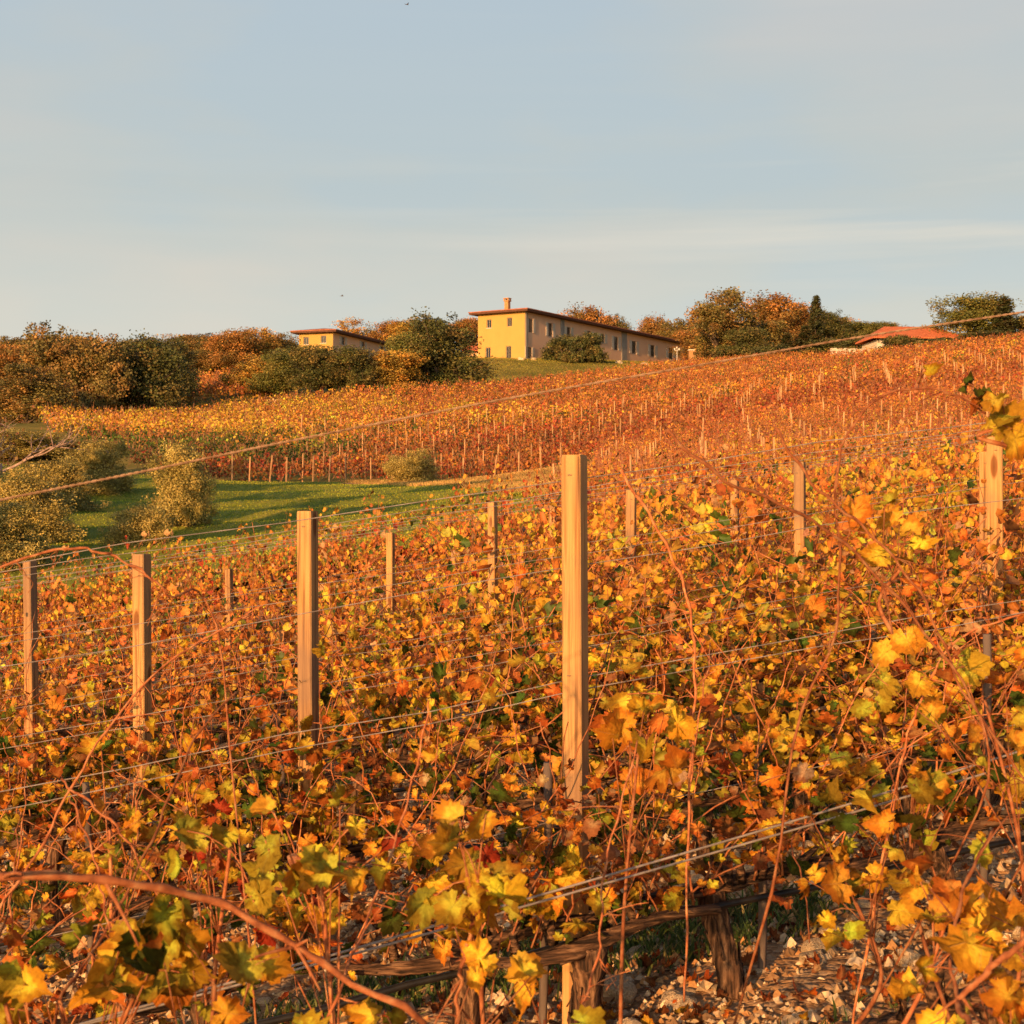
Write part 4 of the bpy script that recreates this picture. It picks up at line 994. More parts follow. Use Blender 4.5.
for a in [
    ('orange', 'oak_tree', 'rusty tree at the far left edge of the ridge', 8, 0, 346, 44, 152, G1),
    ('rust', 'oak_tree', 'big rust brown oak on the left ridge, taller left half of the pair', 52, 0, 331, 62, 134, G1),
    ('rust', 'oak_tree', 'big rust brown oak on the left ridge, right half of the pair', 90, 0, 334, 56, 132, G1),
    ('dark', 'oak_tree', 'dark round oak at the end of the left ridge trees', 146, 0, 338, 66, 136, G1),
    ('rust', 'oak_tree', 'brown undergrowth tree below the rust oaks at the vineyard edge', 30, 0, 368, 66, 122, G1),
    ('gold', 'oak_tree', 'low yellowish tree between the dark oak and bare tree', 122, 0, 362, 40, 138, G1),
    ('rust', 'oak_tree', 'small brown tree right of the bare twiggy tree', 196, 0, 351, 40, 192, G1),
    ('orange', 'oak_tree', 'orange brown tree rising left of the smaller villa', 232, 0, 329, 46, 192, G1),
    ('gold', 'oak_tree', 'golden tree in the middle left of the smaller villa', 254, 0, 333, 40, 198, G1),
    ('rust', 'oak_tree', 'brown tree touching the left wall of the smaller villa', 277, 0, 333, 38, 205, G1),
    ('gold', 'oak_tree', 'low golden trees beside the orange vineyard patch', 212, 0, 362, 50, 196, G1),
    ('gold', 'hedge_tree', 'yellow green bushy tree at the left end of the dark hedge', 255, 0, 358, 48, 156, G5),
    ('green', 'hedge_tree', 'brownish green bushy tree below the left wall of the smaller villa', 284, 0, 352, 44, 153, G5),
    ('dark', 'hedge_tree', 'darkest bushy tree in the hedge below the smaller villa', 318, 0, 350, 50, 150, G5),
    ('dark', 'hedge_tree', 'dark bushy tree under the right wall of the smaller villa', 352, 0, 349, 44, 150, G5),
    ('gold', 'hedge_tree', 'sunlit yellowish bushy tree between the dark hedge and the tall oak', 392, 0, 352, 48, 153, G5),
    ('dark', 'oak_tree', 'tall dark oak standing between the two villas', 440, 0, 316, 66, 158, None),
    ('green', 'oak_tree', 'lower bushy flank tree at the left foot of the tall dark oak', 412, 0, 336, 46, 157, None),
    ('dark', 'oak_tree', 'dark tree at the right end of the left ridge belt', 172, 0, 345, 46, 150, G1),
    ('rust', 'oak_tree', 'brown tree standing between orange vines and skyline woods', 214, 0, 343, 46, 200, G1),
    ('gold', 'oak_tree', 'golden tree behind the roof of the smaller villa, left one', 360, 0, 323, 40, 262, G2),
    ('orange', 'oak_tree', 'orange tree behind the roof end of the smaller villa', 388, 0, 323, 40, 262, G2),
    ('gold', 'oak_tree', 'golden tree peeping out left of the tall dark oak', 412, 0, 320, 42, 258, G2),
    ('orange', 'oak_tree', 'orange tree between the tall dark oak and the large villa', 466, 0, 319, 36, 258, G2),
    ('orange', 'oak_tree', 'orange tree rising behind the middle of the large villa roof', 590, 0, 309, 50, 300, G2),
    ('rust', 'oak_tree', 'low brown tree behind the large villa roof', 616, 0, 319, 32, 300, G2),
    ('orange', 'oak_tree', 'orange tree behind the far end of the large villa, left one', 648, 0, 320, 36, 300, G2),
    ('rust', 'oak_tree', 'rust tree behind the far end of the large villa, right one', 674, 0, 321, 40, 296, G2),
    ('orange', 'oak_tree', 'orange tree beside the brick pillar at the end of the large villa', 700, 0, 330, 36, 226, G3),
    ('rust', 'oak_tree', 'tallest oak right of the large villa with an open crown', 722, 0, 293, 56, 206, G3),
    ('dark', 'oak_tree', 'dark low tree below the tallest oak right of the large villa', 748, 0, 330, 44, 200, G3),
    ('orange', 'oak_tree', 'broad bright orange tree right of the tallest oak', 778, 0, 297, 60, 226, G3),
    ('rust', 'oak_tree', 'brown tree under the broad orange tree', 768, 0, 322, 40, 212, G3),
    ('orange', 'oak_tree', 'small orange tree behind the tall cypress', 806, 0, 312, 30, 236, G3),
    ('dark', 'oak_tree', 'dark tree just right of the tall cypress', 832, 0, 311, 34, 232, G3),
    ('green', 'oak_tree', 'low green tree on the ridge left of the red roofed house', 860, 0, 323, 36, 240, G3),
    ('dark', 'oak_tree', 'distant dark treetop above the red roof left end', 884, 0, 324, 24, 250, G3),
    ('green', 'oak_tree', 'olive green tree right of the red roofed house', 972, 0, 299, 66, 176, G3),
    ('rust', 'oak_tree', 'brownish tree at the right edge of the ridge', 1020, 0, 315, 40, 178, G3),
]:
    put_tree(a[0], a[1], a[2], a[3], a[4], a[5], a[6], a[7], group=a[8])
for px in list(range(-20, 300, 17)) + list(range(690, 905, 18)):
    d = rng.uniform(212, 232) if px < 400 else rng.uniform(244, 262)
    k = 'rust' if rng.random() < .4 else ('gold' if rng.random() < .5 else 'dark')
    put_tree(k, 'oak_tree', 'low tree in the back row of woods on the %s skyline' % ('left' if px < 400 else 'right'), px + rng.uniform(-6, 6), 0, (343 if px < 400 else 329) + rng.uniform(-7, 5), rng.uniform(42, 56), d, group='back row of skyline woods')
for px, yt, w, d, lab in [(816, 300, 9, 212, 'tall dark cypress on the right ridge'), (787, 335, 8, 200, 'shorter cypress left of the tall one'), (805, 328, 9, 204, 'short cypress just beside the tall one'), (1004, 300, 12, 170, 'brownish cypress near the right edge of the ridge')]:
    put_tree('cypress', 'cypress_tree', lab, px, 0, yt, w, d, group='cypresses on the right ridge')
for x_, y_, hh_ in [(-25, 45, 13.5), (-29.5, 50.5, 14.0), (-21.5, 38, 12.5), (-34, 57, 14), (-18, 31, 11), (-38, 64, 14)]:
    put_tree('cypress', 'cypress_tree', 'cypress in the row left of the picture that shades the meadow', 512 + F * x_ / y_, 0, 500 - (hh_ + h1(x_, y_)) / y_ * F, 1.9 / y_ * F, y_, group='cypress row left of the meadow')
for px, yt, w, d, lab in [(564, 335, 32, 199, 'round brown bush before the long villa wall, left of two'), (588, 337, 30, 200.5, 'round dark bush before the long villa wall, right of two'),
                          (772, 344, 40, 196, 'low hedge bush beside the shorter cypress'), (825, 341, 44, 196, 'low hedge bush below the tall cypress'), (858, 338, 40, 188, 'low hedge bush left of the red roofed house'),
                          (905, 338, 40, 170, 'low bush in front of the red roofed house'), (945, 337, 40, 168, 'dark bush at the right corner of the red roofed house'), (985, 334, 50, 166, 'bush below the olive green ridge tree'), (1022, 332, 40, 164, 'bush at the right edge of the ridge'),
                          (730, 348, 40, 199, 'low bush at the foot of the tallest oak')]:
    put_tree('bush', 'bush', lab, px, 0, yt, w, d, 'bush', group='low bushes on the ridge')
for px, yt, w, d, lab in [(184, 448, 60, 50, 'tall olive tree standing alone in the middle of the meadow'), (96, 443, 64, 73, 'round olive tree at the far side of the meadow'),
                          (28, 472, 82, 46, 'large olive tree at the left edge of the meadow'), (140, 508, 60, 42, 'small olive bush at the foot of the tall olive tree'),
                          (4, 506, 76, 38, 'nearest olive tree at the left edge, partly out of the picture'), (-70, 450, 110, 58, 'olive tree just outside the left edge whose branches reach in'),
                          (20, 432, 70, 96, 'dark olive tree at the left edge below the bare branches'), (62, 446, 60, 98, 'grey green olive tree beside the green vine rows'),
                          (412, 452, 46, 86, 'small golden round tree in front of the red vine rows'), (56, 462, 62, 63, 'olive tree in the middle of the left group beside the meadow'), (-190, 440, 120, 50, 'olive tree left of the picture whose shadow falls on the meadow'),
                          (-330, 430, 130, 52, 'farther olive tree left of the picture whose shadow falls on the meadow')]:
    put_tree('olive', 'olive_tree', lab, px, 0, yt, w, d, group=G4)

def blades(name, label, poly, count, hgt, wid, pal, wts):
    poly = np.array(poly); lo, hi = poly.min(0), poly.max(0)
    x = rng.uniform(lo[0], hi[0], count); y = rng.uniform(lo[1], hi[1], count); k = in_poly(x, y, poly) & (np.abs(x / y) < .4); x, y = x[k], y[k]; c = len(x)
    z = H(x, y) + .03 + (swell(x, y) + .4 if name == 'meadow_blades' else 0)
    h = rng.uniform(*hgt, c); w = rng.uniform(*wid, c); a = rng.uniform(0, math.pi, c); ln = rng.normal(0, .45, (c, 2)) * h[:, None]
    sd = np.stack([np.cos(a), np.sin(a), 0 * a], 1) * w[:, None] / 2; b = np.stack([x, y, z], 1); tp = b + np.concatenate([ln, h[:, None]], 1)
    V = np.stack([b - sd, b + sd, tp + sd * .35, tp - sd * .35], 1)
    patch = (1 + .3 * np.sin(x * .35 + 2 * np.sin(y * .16)) * np.sin(y * .45))[:, None]
    C = np.array(pal)[rng.choice(len(pal), c, p=np.array(wts) / sum(wts))] * rng.uniform(.7, 1.3, (c, 1)) * patch
    tag(obj(name, mesh_np(name, V.reshape(-1, 3), np.arange(4 * c), np.full(c, 4), np.repeat(C, 4, 0), M['grass'])), label, 'grass', kind='stuff')
blades('meadow_blades', 'short sunlit green grass of the meadow beyond the vines', meadow_poly, 200000, (.03, .07), (.03, .08), [(.2, .27, .02), (.3, .35, .025), (.46, .42, .04)], (4, 4, 4))
blades('dry_grass', 'dry golden grass along the track below the red vines', [pd(360, 84), pd(430, 78), pd(480, 70), pd(520, 58), pd(600, 58), pd(605, 84), pd(520, 88), pd(420, 88), pd(340, 88)], 90000, (.5, .62), (.03, .07), [(.64, .4, .14), (.54, .32, .1), (.4, .32, .07)], (4, 4, 2))
blades('lawn_blades', 'short yellowish grass of the lawn below the large villa', lawn_poly, 120000, (.08, .2), (.06, .14), [(.3, .26, .04), (.38, .28, .05), (.2, .22, .03)], (4, 3, 3))

def bare_tree(label, px, d, ytop, seed, mat, spread=.5, leafy=0, lean=0.0, r0=.1, name='bare_tree'):
    g = np.random.default_rng(seed); x, y = pd(px, d); z = h1(x, y) - .1; hh = (500 - ytop) / F * d - z
    mb = MB(); tips = []
    def grow(p, dr, ln, r, lev):
        n = 6; pts = [p]; 
        for i in range(n):
            dr = dr + g.normal(0, .13, 3) + np.array([0, 0, .04]); dr /= np.linalg.norm(dr); p = p + dr * ln / n; pts.append(p)
        mb.tube(np.array(pts), np.linspace(r, r * .55, n + 1), 6 if lev < 2 else 4)
        if lev >= 4: tips.append(p); return
        for q in range(3 if lev < 3 else 2):
            k = g.integers(3, n + 1); nd_ = dr + g.normal(0, spread, 3) + np.array([lean * .3, 0, .1]); nd_ /= np.linalg.norm(nd_)
            grow(np.array(pts[k]), nd_, ln * g.uniform(.6, .8), r * .55, lev + 1)
    grow(np.zeros(3), np.array([lean, 0, 1.0]), hh * .36, r0, 0)
    t = thing(name, label, 'tree', (x, y, z)); obj('trunk', mb.mesh('trunk', M[mat], True), t)
    tips = np.array(tips); c = np.repeat(tips, leafy, 0) + g.normal(0, .25, (len(tips) * leafy, 3))
    obj('crown', quads(c, g.uniform(.1, .2, len(c)), np.array([(.34, .14, .05), (.3, .18, .06), (.25, .1, .04)])[g.integers(0, 3, len(c))]), t)
bare_tree('bare pale branched tree at the left edge below the ridge', -14, 62, 352, 5, 'pale_bark', .6, 4, .35, .14)
bare_tree('second bare pinkish tree low at the left edge of the picture', -8, 74, 408, 15, 'pale_bark', .6, 3, .4, .1)
bare_tree('small bare twiggy tree on the left ridge skyline', 172, 150, 328, 8, 'bark', .4, 5, 0, .1)

# ------------------------------------------------------------------ buildings
def villa(name, label, px_c, D1, px_e, D2, px_l, z_eave, z_base, wins, lwins, side_mat, front_mat, chim=None, extra=None):
    A = np.array(pd(px_c, D1)); E = np.array(pd(px_e, D2)); d = E - A; Lg = np.linalg.norm(d); d /= Lg
    q = np.array([-d[1], d[0]]); k = (px_l - 512) / F
    Wd = (k * A[1] - A[0]) / (q[0] - k * q[1])
    root = thing(name, label, 'villa', (A[0], A[1], z_base), math.atan2(d[1], d[0]))
    Hh = z_eave - z_base
    def along(px):
        k = (px - 512) / F; return (k * A[1] - A[0]) / (d[0] - k * d[1])
    def across(px):
        k = (px - 512) / F; return (k * A[1] - A[0]) / (q[0] - k * q[1])
    th = .35
    def wall(length, ops, mtx, mat, nm):
        xs = sorted({0.0, length, *[o[0] for o in ops], *[o[1] for o in ops]}); zs = sorted({-2.0, Hh, *[o[2] for o in ops], *[o[3] for o in ops]})
        mb = MB()
        for i in range(len(xs) - 1):
            for j in range(len(zs) - 1):
                cxm, czm = (xs[i] + xs[i+1]) / 2, (zs[j] + zs[j+1]) / 2
                if any(o[0] < cxm < o[1] and o[2] < czm < o[3] for o in ops): continue
                mb.box((xs[i], 0, zs[j]), (xs[i+1], th, zs[j+1]), mtx)
        return obj(nm, mb.mesh(nm, mat), root)
    def front(V): return V                                               # outside is -y
    def left(V): return np.stack([V[:, 1], V[:, 0] , V[:, 2]], 1)          # wall along +y, outside is -x
    def window(o, mtx, shut, door=False):
        w = MB(); x0, x1, z0, z1 = o
        f = .07
        for lo, hi in (((x0, .12, z0), (x0+f, .2, z1)), ((x1-f, .12, z0), (x1, .2, z1)), ((x0+f, .12, z1-f), (x1-f, .2, z1)), ((x0+f, .12, z0), (x1-f, .2, z0+f)), (((x0+x1)/2-.03, .12, z0+f), ((x0+x1)/2+.03, .2, z1-f))): w.box(lo, hi, mtx)
        wo = obj('window', w.mesh('window', M['frame']), root)
        pn = MB(); pn.box((x0+.01, .15, z0+.01), (x1-.01, .17, z1-.01), mtx); obj('pane', pn.mesh('pane', M['glass']), wo)
        if not door:
            sl = MB(); sl.box((x0-.08, -.07, z0-.09), (x1+.08, .12, z0-.004), mtx); obj('sill', sl.mesh('sill', M['stucco_cream']), wo)
        if shut:
            for s in (0, 1):
                sh = MB(); ww = (x1 - x0) * .52
                xx = (x0 - ww - .02, x0 - .02) if s == 0 else (x1 + .02, x1 + ww + .02)
                sh.box((xx[0], -.07, z0), (xx[1], -.015, z1), mtx)
                for r in range(6):
                    zz = z0 + (z1 - z0) * (r + .5) / 6.2
                    sh.box((xx[0]+.06, -.085, zz), (xx[1]-.06, -.071, zz + .1), mtx)
                obj('shutter', sh.mesh('shutter', M['shutter']), wo)
    fo = []
    for px, yt, yb, w in wins:
        t = along(px); dep = A[1] + t * d[1]; zt = (500 - yt) / F * dep - z_base; zb = (500 - yb) / F * dep - z_base
        fo.append((t - w / 2, t + w / 2, max(zb, .05), min(zt, Hh - .25)))
    lo_ = []
    for px, yt, yb, w in lwins:
        t = across(px); dep = A[1] + t * q[1]; zt = (500 - yt) / F * dep - z_base; zb = (500 - yb) / F * dep - z_base
        lo_.append((t - w / 2, t + w / 2, max(zb, .05), min(zt, Hh - .25)))
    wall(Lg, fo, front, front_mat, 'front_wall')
    # end wall in the gap behind the front wall
    ol = lo_
    def left2(V): return np.stack([V[:, 1], V[:, 0] + th, V[:, 2]], 1)
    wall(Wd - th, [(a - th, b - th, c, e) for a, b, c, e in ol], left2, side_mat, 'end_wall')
    strip = MB(); strip.box((-.003, -.003, -2), (.004, th, Hh)); obj('wall_edge', strip.mesh('wall_edge', side_mat), root)
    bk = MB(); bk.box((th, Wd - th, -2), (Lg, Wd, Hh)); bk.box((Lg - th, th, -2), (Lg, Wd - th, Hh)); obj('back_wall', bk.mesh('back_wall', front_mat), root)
    for o in fo: window(o, front, True, o[3] - o[2] > 1.7)
    for o in ol: window((o[0] - th, o[1] - th, o[2], o[3]), left2, False, o[3] - o[2] > 1.2)
    # hipped roof with deep dark eaves
    ov = .9; rise = .62
    rf = MB(); x0, x1, y0, y1 = -ov, Lg + ov, -ov, Wd + ov; ym = Wd / 2; hp = Wd / 2 + ov
    zb, zt = Hh + .02, Hh + .26
    V = [(x0, y0, zb), (x1, y0, zb), (x1, y1, zb), (x0, y1, zb)]
    so = MB(); so.add(V + [(x0, y0, zt), (x1, y0, zt), (x1, y1, zt), (x0, y1, zt)], [[0, 3, 2, 1], [0, 1, 5, 4], [1, 2, 6, 5], [2, 3, 7, 6], [3, 0, 4, 7]])
    e = .06
    rf.add([(x0-e, y0-e, zt+.004), (x1+e, y0-e, zt+.004), (x1+e, y1+e, zt+.004), (x0-e, y1+e, zt+.004), (x0-e, y0-e, zt+.13), (x1+e, y0-e, zt+.13), (x1+e, y1+e, zt+.13), (x0-e, y1+e, zt+.13), (x0+hp, ym, zt+.13+rise), (x1-hp, ym, zt+.13+rise)],
           [[0, 1, 5, 4], [1, 2, 6, 5], [2, 3, 7, 6], [3, 0, 4, 7], [4, 5, 9, 8], [5, 6, 9], [6, 7, 8, 9], [7, 4, 8], [0, 3, 2, 1]])
    ro = obj('roof', rf.mesh('roof', M['tile']), root)
    obj('eaves', so.mesh('eaves', M['wood_soffit']), root)
    if chim:
        t = across(chim); c = MB(); b = (1.6, t - .1)
        zc = zt + .2
        c.box((b[0]-.3, b[1]-.3, zc), (b[0]+.3, b[1]+.3, zc + 1.35)); c.box((b[0]-.4, b[1]-.4, zc + 1.354), (b[0]+.4, b[1]+.4, zc + 1.5))
        for sx in (-1, 1):
            for sy in (-1, 1): c.box((b[0]+sx*.29-.08, b[1]+sy*.29-.08, zc+1.504), (b[0]+sx*.29+.08, b[1]+sy*.29+.08, zc+1.7))
        c.box((b[0]-.42, b[1]-.42, zc+1.704), (b[0]+.42, b[1]+.42, zc+1.8))
        obj('chimney', c.mesh('chimney', noise_mat('chimney_brick', [(0.3, (.42, .2, .08)), (.7, (.55, .3, .13))], 4, bump=.2)), ro)
    for (xa, xb, mt) in extra or []:
        pb = MB(); pb.box((along(xa), -.09, -2), (along(xb), -.004, Hh - .03)); obj('pilaster', pb.mesh('pilaster', M[mt]), root)
    return root, along, Hh
W1 = [(530.5, 318.5, 332.5, 1.15), (550.3, 323, 336.5, 1.2), (568.6, 327, 335.5, 1.2), (588.7, 331, 338.5, 1.3), (602.6, 334, 343, 1.3), (616, 336.5, 350, 1.35), (634, 341, 354, 1.5), (652.6, 345, 357, 1.6), (670.7, 348, 359, 1.7), (529.5, 347, 358.5, 1.15), (548, 350.5, 360, 1.2)]
LW1 = [(489, 319.5, 328, .75), (509.5, 317.5, 326.5, .75), (488, 347.5, 359, .8), (508.5, 346, 359, .8)]
villa('villa', 'large ochre villa with a chimney and a long pink wall of shuttered windows', 525, 200, 688, 244, 478, 25.1, 18.55, W1, LW1, M['stucco_ochre'], M['stucco_pink_lifted'], 500.5, [(525.6, 527.5, 'stucco_grey'), (560.5, 564, 'stucco_grey'), (621.5, 626.5, 'stucco_grey')])
W2 = [(343, 336.5, 345, 1.2), (363, 340.5, 349, 1.2), (382, 344.5, 352, 1.2)]
LW2 = [(306, 337, 344.5, .85), (323.5, 335.5, 343, .85)]
villa('villa', 'smaller ochre villa with a flat red roof half hidden behind dark trees', 333, 215, 405, 240, 299, 24.0, 18.0, W2, LW2, M['stucco_ochre'], M['stucco_pink_lifted'])

def gable_house(name, label, px0, px1, d, y_eave, y_ridge, y_base, depth, rz, wall_mat, ops=True, group=None):
    x0, _ = pd(px0, d); x1, _ = pd(px1, d); Lg = x1 - x0; ze = (500 - y_eave) / F * d; zb = (500 - y_base) / F * d - .8; zr = ze + depth / 2 * .45
    root = thing(name, label, 'house', (x0, d, zb), rz); Hh = ze - zb
    w = MB()
    if ops:
        segs = [(0.4, Lg * .12), (Lg * .22, Lg * .28), (Lg * .42, Lg - .4)]
        for a, b in segs: w.box((a, .8, 0), (b, 1.1, Hh - .1))
    else: w.box((.4, .8, 0), (Lg - .4, 1.1, Hh - .1))
    w.box((.4, 1.1, 0), (.7, depth - .4, Hh - .1)); w.box((Lg - .7, 1.1, 0), (Lg - .4, depth - .4, Hh - .1)); w.box((.7, depth - .7, 0), (Lg - .7, depth - .4, Hh - .1))
    obj('wall', w.mesh('wall', wall_mat), root)
    if ops:
        g = MB(); g.box((Lg * .28 + .02, 1.3, .3), (Lg * .42 - .02, 1.34, Hh - .2)); obj('window', g.mesh('window', M['glass']), root)
        g = MB(); g.box((Lg * .12 + .02, 1.3, .05), (Lg * .22 - .02, 1.34, Hh - .2)); obj('door', g.mesh('door', M['frame']), root)
    r = MB(); t = .16; m = depth / 2; hip = min(2.4, Lg * .2)
    lo = [(-.3, 0, Hh), (Lg + .3, 0, Hh), (Lg + .3, depth, Hh), (-.3, depth, Hh), (hip, m, zr - zb), (Lg - hip, m, zr - zb)]
    hi = [(a, b, c + t) for a, b, c in lo]
    r.add(lo + hi, [[6, 7, 11, 10], [7, 8, 11], [8, 9, 10, 11], [9, 6, 10], [0, 4, 5, 1], [1, 5, 2], [2, 5, 4, 3], [3, 4, 0], [0, 1, 7, 6], [1, 2, 8, 7], [2, 3, 9, 8], [3, 0, 6, 9]])
    obj('roof', r.mesh('roof', M['tile_red']), root)
gable_house('farmhouse', 'low house with a broad red tiled roof on the right ridge', 876, 966, 172, 338, 324, 347, 7.0, R(4), M['stucco_cream'])
gable_house('outbuilding', 'small red roofed shed peeping out left of the large villa', 464, 484, 214, 351, 345, 360, 3.4, R(3), M['stucco_pink_lifted'], False)

# terrace details in front of the large villa
x, y = pd(677, 212); z = h1(x, y)
t = thing('garden_lamp', 'white garden lamp post near the far end of the large villa', 'lamp', (x, y, z), scale=(.7, .7, .8))
mb = MB(); mb.tube(np.array([(0, 0, -.1), (0, 0, .3), (0, 0, 3.0)]), [.14, .07, .05], 8); mb.tube(np.array([(-.45, 0, 2.75), (0, 0, 2.62), (.45, 0, 2.75)]), .04, 6); obj('pole', mb.mesh('pole', M['white_paint'], True), t)
for dx in (-.45, 0, .45):
    mb = MB(); zz = 2.75 if dx else 3.0; mb.tube(np.array([(dx, 0, zz), (dx, 0, zz+.1), (dx, 0, zz+.3), (dx, 0, zz+.4)]), [.08, .17, .15, .04], 8); obj('lantern', mb.mesh('lantern', M['white_paint'], True), t)
x, y = pd(692, 214); z = h1(x, y)
t = thing('brick_pillar', 'orange brick pillar standing at the far end of the large villa', 'pillar', (x, y, z))
mb = MB(); mb.box((-.45, -.45, -.3), (.45, .45, 2.0)); obj('shaft', mb.mesh('shaft', noise_mat('brick', [(0.3, (.4, .2, .09)), (.7, (.55, .31, .15))], 6, bump=.3)), t)
mb = MB(); mb.box((-.55, -.55, 2.004), (.55, .55, 2.2)); obj('cap', mb.mesh('cap', M['stucco_cream']), t)
for px, d, s, lab in [(521, 198.5, .5, 'white stone block on the lawn at the villa corner'), (534, 198.8, .42, 'white stone block beside the villa ground floor door'), (575.5, 198.5, .5, 'white stone block below the two villa bushes'), (619, 203, .5, 'pale stone block on the lawn below the villa pilaster'), (645, 206, .55, 'pale stone block below the far villa windows'), (662, 208, .5, 'pale stone block near the garden lamp')]:
    x, y = pd(px, d); tag(obj('stone_block', STONES[int(px) % 9], None, (x, y, h1(x, y) + s * .4), px, (s * 1.2, s, s)), lab, 'stone', 'pale stone blocks on the lawn')
x, y = pd(850, 185); mb = MB(); L = 5.0
for i in range(12):
    mb.box((-L/2 + i * L / 12, -.2, -.6), (-L/2 + (i + .97) * L / 12, .2, .5 + .04 * math.sin(i * 2.1)))
t = tag(obj('retaining_wall', mb.mesh('retaining_wall', M['stucco_cream']), None, (x, y, h1(x, y) + .25), R(10)), 'short pale retaining wall at the top of the right vineyard', 'wall')

# ------------------------------------------------------------------ birds
def bird(px, py, d, s, rz, label):
    t = thing('bird', label, 'bird', tuple(P(px, py, d)), rz, 'birds in the sky', (s, s, s))
    mb = MB(); x = np.linspace(-.5, .5, 11); r = .1 * np.sqrt(np.clip(1 - (x / .52) ** 2, 0.02, 1)) * (1 - .35 * np.clip(-x, 0, 1)); mb.tube(np.stack([x, 0 * x, .02 * x], 1), r, 8)
    mb.add([(-.45, -.03, 0), (-.75, -.12, .01), (-.75, .12, .01), (-.45, .03, .02)], [[0, 1, 2, 3]])
    obj('body', mb.mesh('body', M['bark'], True), t)
    for sg in (-1, 1):
        mb = MB(); V = []
        for i, yy in enumerate(np.linspace(.06, 1.0, 7)):
            zz = .28 * math.sin(yy * 2.2); c = .2 * (1 - yy * .75); xo = .1 - .3 * max(0, yy - .4)
            V += [(xo + c, sg * yy, zz), (xo - c, sg * yy, zz), (xo, sg * yy, zz + .025)]
        f = []
        for i in range(6):
            a, b = i * 3, i * 3 + 3
            f += [[a, a+1, b+1, b], [a+1, a+2, b+2, b+1], [a+2, a, b, b+2]]
        mb.add(V, f); obj('wing', mb.mesh('wing', M['bark'], True), t)
bird(407, 4.5, 80, .2, R(35), 'small dark bird flying at the top edge of the sky')
bird(342, 296, 220, .5, R(10), 'tiny faint bird low in the sky above the smaller villa')

# ------------------------------------------------------------------ camera, sun, sky
cam = bpy.data.cameras.new('camera'); co = bpy.data.objects.new('camera', cam); col.objects.link(co)
cam.sensor_width = 36; cam.lens = F * 36 / 1024; cam.clip_start = .1; cam.clip_end = 9000
cam.shift_y = -(512 - 500) / 1024.0 * -1 * -1
co.location = (0, 0, 0); co.rotation_euler = (R(90), 0, 0)
cam.dof.use_dof = True; cam.dof.focus_distance = 9.0; cam.dof.aperture_fstop = 12
scene.camera = co

SUN = np.array([-.46, -.888]); EL = R(12.5)
az = math.atan2(SUN[0], SUN[1])
sl = bpy.data.lights.new('sun', 'SUN'); so = bpy.data.objects.new('sun', sl); col.objects.link(so)
sl.energy = 5.0; sl.angle = R(.5); sl.color = (1.0, .52, .2)
d = Vector((SUN[0] * math.cos(EL), SUN[1] * math.cos(EL), math.sin(EL))); so.rotation_euler = (-d).to_track_quat('-Z', 'Y').to_euler(); so.location = (0, -20, 40)

w = bpy.data.worlds.new('World'); scene.world = w; w.use_nodes = True
nt = w.node_tree; nt.nodes.clear()
out = nt.nodes.new('ShaderNodeOutputWorld'); bg = nt.nodes.new('ShaderNodeBackground'); bg.inputs['Strength'].default_value = .1
sky = nt.nodes.new('ShaderNodeTexSky'); sky.sky_type = 'NISHITA'; sky.sun_disc = False; sky.sun_elevation = EL; sky.sun_rotation = az % (2 * math.pi)
sky.air_density = 1.0; sky.dust_density = 2.0; sky.ozone_density = 1.0
tc = nt.nodes.new('ShaderNodeTexCoord'); mp = nt.nodes.new('ShaderNodeMapping'); mp.inputs['Scale'].default_value = (1.6, 1.6, 6.0); mp.inputs['Rotation'].default_value = (0, R(6), 0)
nz = nt.nodes.new('ShaderNodeTexNoise'); nz.inputs['Scale'].default_value = 1.7; nz.inputs['Detail'].default_value = 5; nz.inputs['Roughness'].default_value = .5
nt.links.new(tc.outputs['Generated'], mp.inputs[0]); nt.links.new(mp.outputs[0], nz.inputs['Vector'])
# a thin bank of pale evening cloud in front of the viewer, faded out overhead and behind to keep fill light low
sepv = nt.nodes.new('ShaderNodeSeparateXYZ'); nt.links.new(tc.outputs['Generated'], sepv.inputs[0])
grad = ramp(nt, [(0.0, (5.3, 5.15, 4.45)), (.12, (4.7, 4.8, 4.35)), (.2, (3.95, 4.3, 4.2)), (.34, (3.6, 4.1, 4.4)), (.5, (3.3, 3.85, 4.4))], sepv.outputs['Z'])
pk = ramp(nt, [(.4, (.93, .99, 1.05)), (.5, (1, 1, 1)), (.64, (1.1, 1.02, .98))], nz.outputs['Fac'])
cl = nt.nodes.new('ShaderNodeMix'); cl.data_type = 'RGBA'; cl.blend_type = 'MULTIPLY'; cl.inputs[0].default_value = 1
nt.links.new(grad.outputs[0], cl.inputs[6]); nt.links.new(pk.outputs[0], cl.inputs[7])
mp2 = nt.nodes.new('ShaderNodeMapping'); mp2.inputs['Scale'].default_value = (1.2, 1.2, 26); mp2.inputs['Rotation'].default_value = (0, R(2), 0); nt.links.new(tc.outputs['Generated'], mp2.inputs[0])
nz2 = nt.nodes.new('ShaderNodeTexNoise'); nz2.inputs['Scale'].default_value = 2.1; nz2.inputs['Detail'].default_value = 6; nt.links.new(mp2.outputs[0], nz2.inputs['Vector'])
stk = ramp(nt, [(.5, (0, 0, 0)), (.72, (1, 1, 1))], nz2.outputs['Fac'])
zm = ramp(nt, [(.11, (0, 0, 0)), (.16, (1, 1, 1)), (.18, (1, 1, 1)), (.24, (.12, .12, .12)), (.6, (.1, .1, .1))], sepv.outputs['Z'])
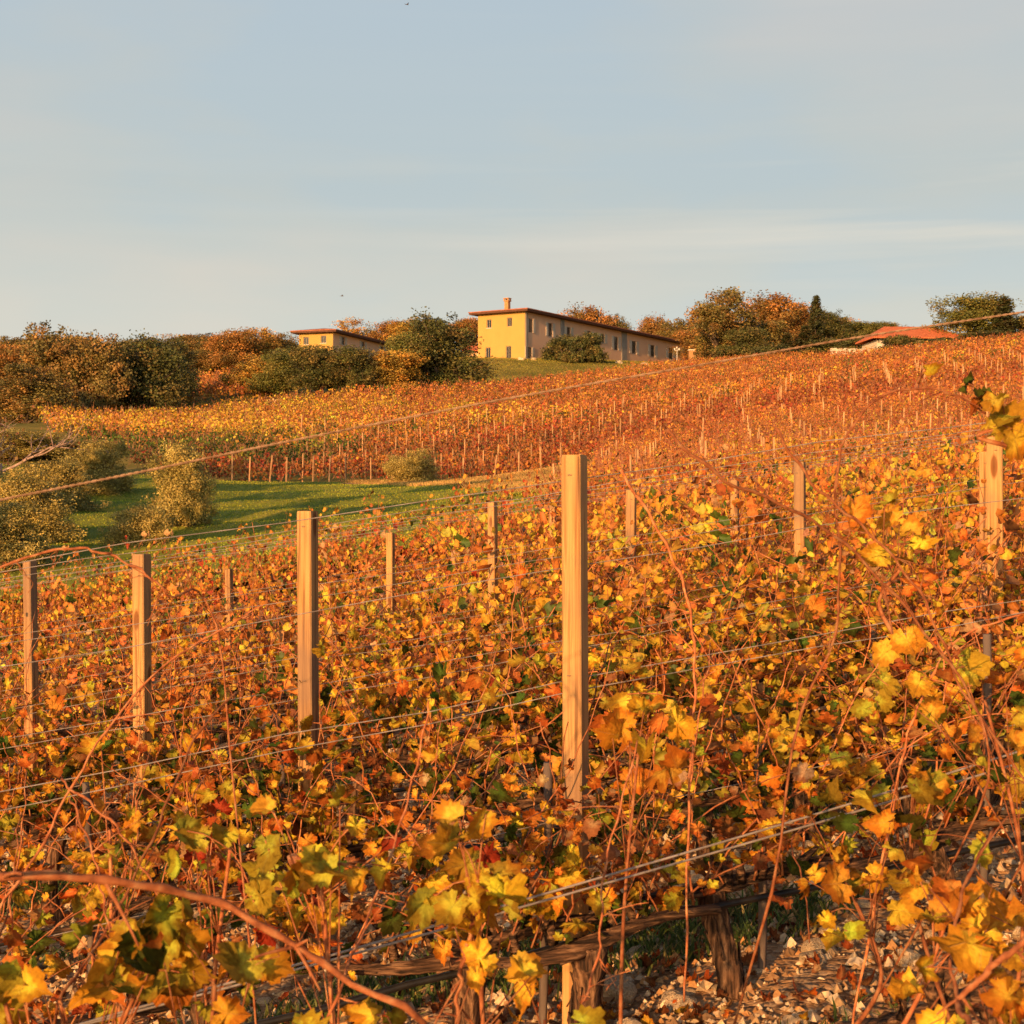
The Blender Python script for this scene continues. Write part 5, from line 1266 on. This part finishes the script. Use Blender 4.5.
xm = nt.nodes.new('ShaderNodeMapRange'); xm.inputs[1].default_value = -.15; xm.inputs[2].default_value = .3; xm.inputs[3].default_value = .15; nt.links.new(sepv.outputs['X'], xm.inputs[0])
m_a = nt.nodes.new('ShaderNodeMath'); m_a.operation = 'MULTIPLY'; nt.links.new(stk.outputs[0], m_a.inputs[0]); nt.links.new(zm.outputs[0], m_a.inputs[1])
m_b = nt.nodes.new('ShaderNodeMath'); m_b.operation = 'MULTIPLY'; nt.links.new(m_a.outputs[0], m_b.inputs[0]); nt.links.new(xm.outputs[0], m_b.inputs[1])
cs = nt.nodes.new('ShaderNodeMix'); cs.data_type = 'RGBA'; nt.links.new(m_b.outputs[0], cs.inputs[0]); nt.links.new(cl.outputs[2], cs.inputs[6]); cs.inputs[7].default_value = (5.3, 5.1, 4.5, 1)
cl = cs
fy = nt.nodes.new('ShaderNodeMapRange'); fy.interpolation_type = 'SMOOTHSTEP'; fy.inputs[1].default_value = .2; fy.inputs[2].default_value = .75; nt.links.new(sepv.outputs['Y'], fy.inputs[0])
fz = nt.nodes.new('ShaderNodeMapRange'); fz.interpolation_type = 'SMOOTHSTEP'; fz.inputs[1].default_value = .75; fz.inputs[2].default_value = .4; nt.links.new(sepv.outputs['Z'], fz.inputs[0])
ff = nt.nodes.new('ShaderNodeMath'); ff.operation = 'MULTIPLY'; nt.links.new(fy.outputs[0], ff.inputs[0]); nt.links.new(fz.outputs[0], ff.inputs[1])
mx = nt.nodes.new('ShaderNodeMix'); mx.data_type = 'RGBA'
nt.links.new(ff.outputs[0], mx.inputs[0]); nt.links.new(sky.outputs[0], mx.inputs[6]); nt.links.new(cl.outputs[2], mx.inputs[7])
nt.links.new(mx.outputs[2], bg.inputs['Color']); nt.links.new(bg.outputs[0], out.inputs[0])

vs = scene.view_settings; vs.view_transform = 'Standard'; vs.look = 'None'; vs.exposure = 0.45; vs.gamma = 1
scene.cycles.max_bounces = 6; scene.cycles.transparent_max_bounces = 4; scene.cycles.diffuse_bounces = 3; scene.cycles.use_denoising = True
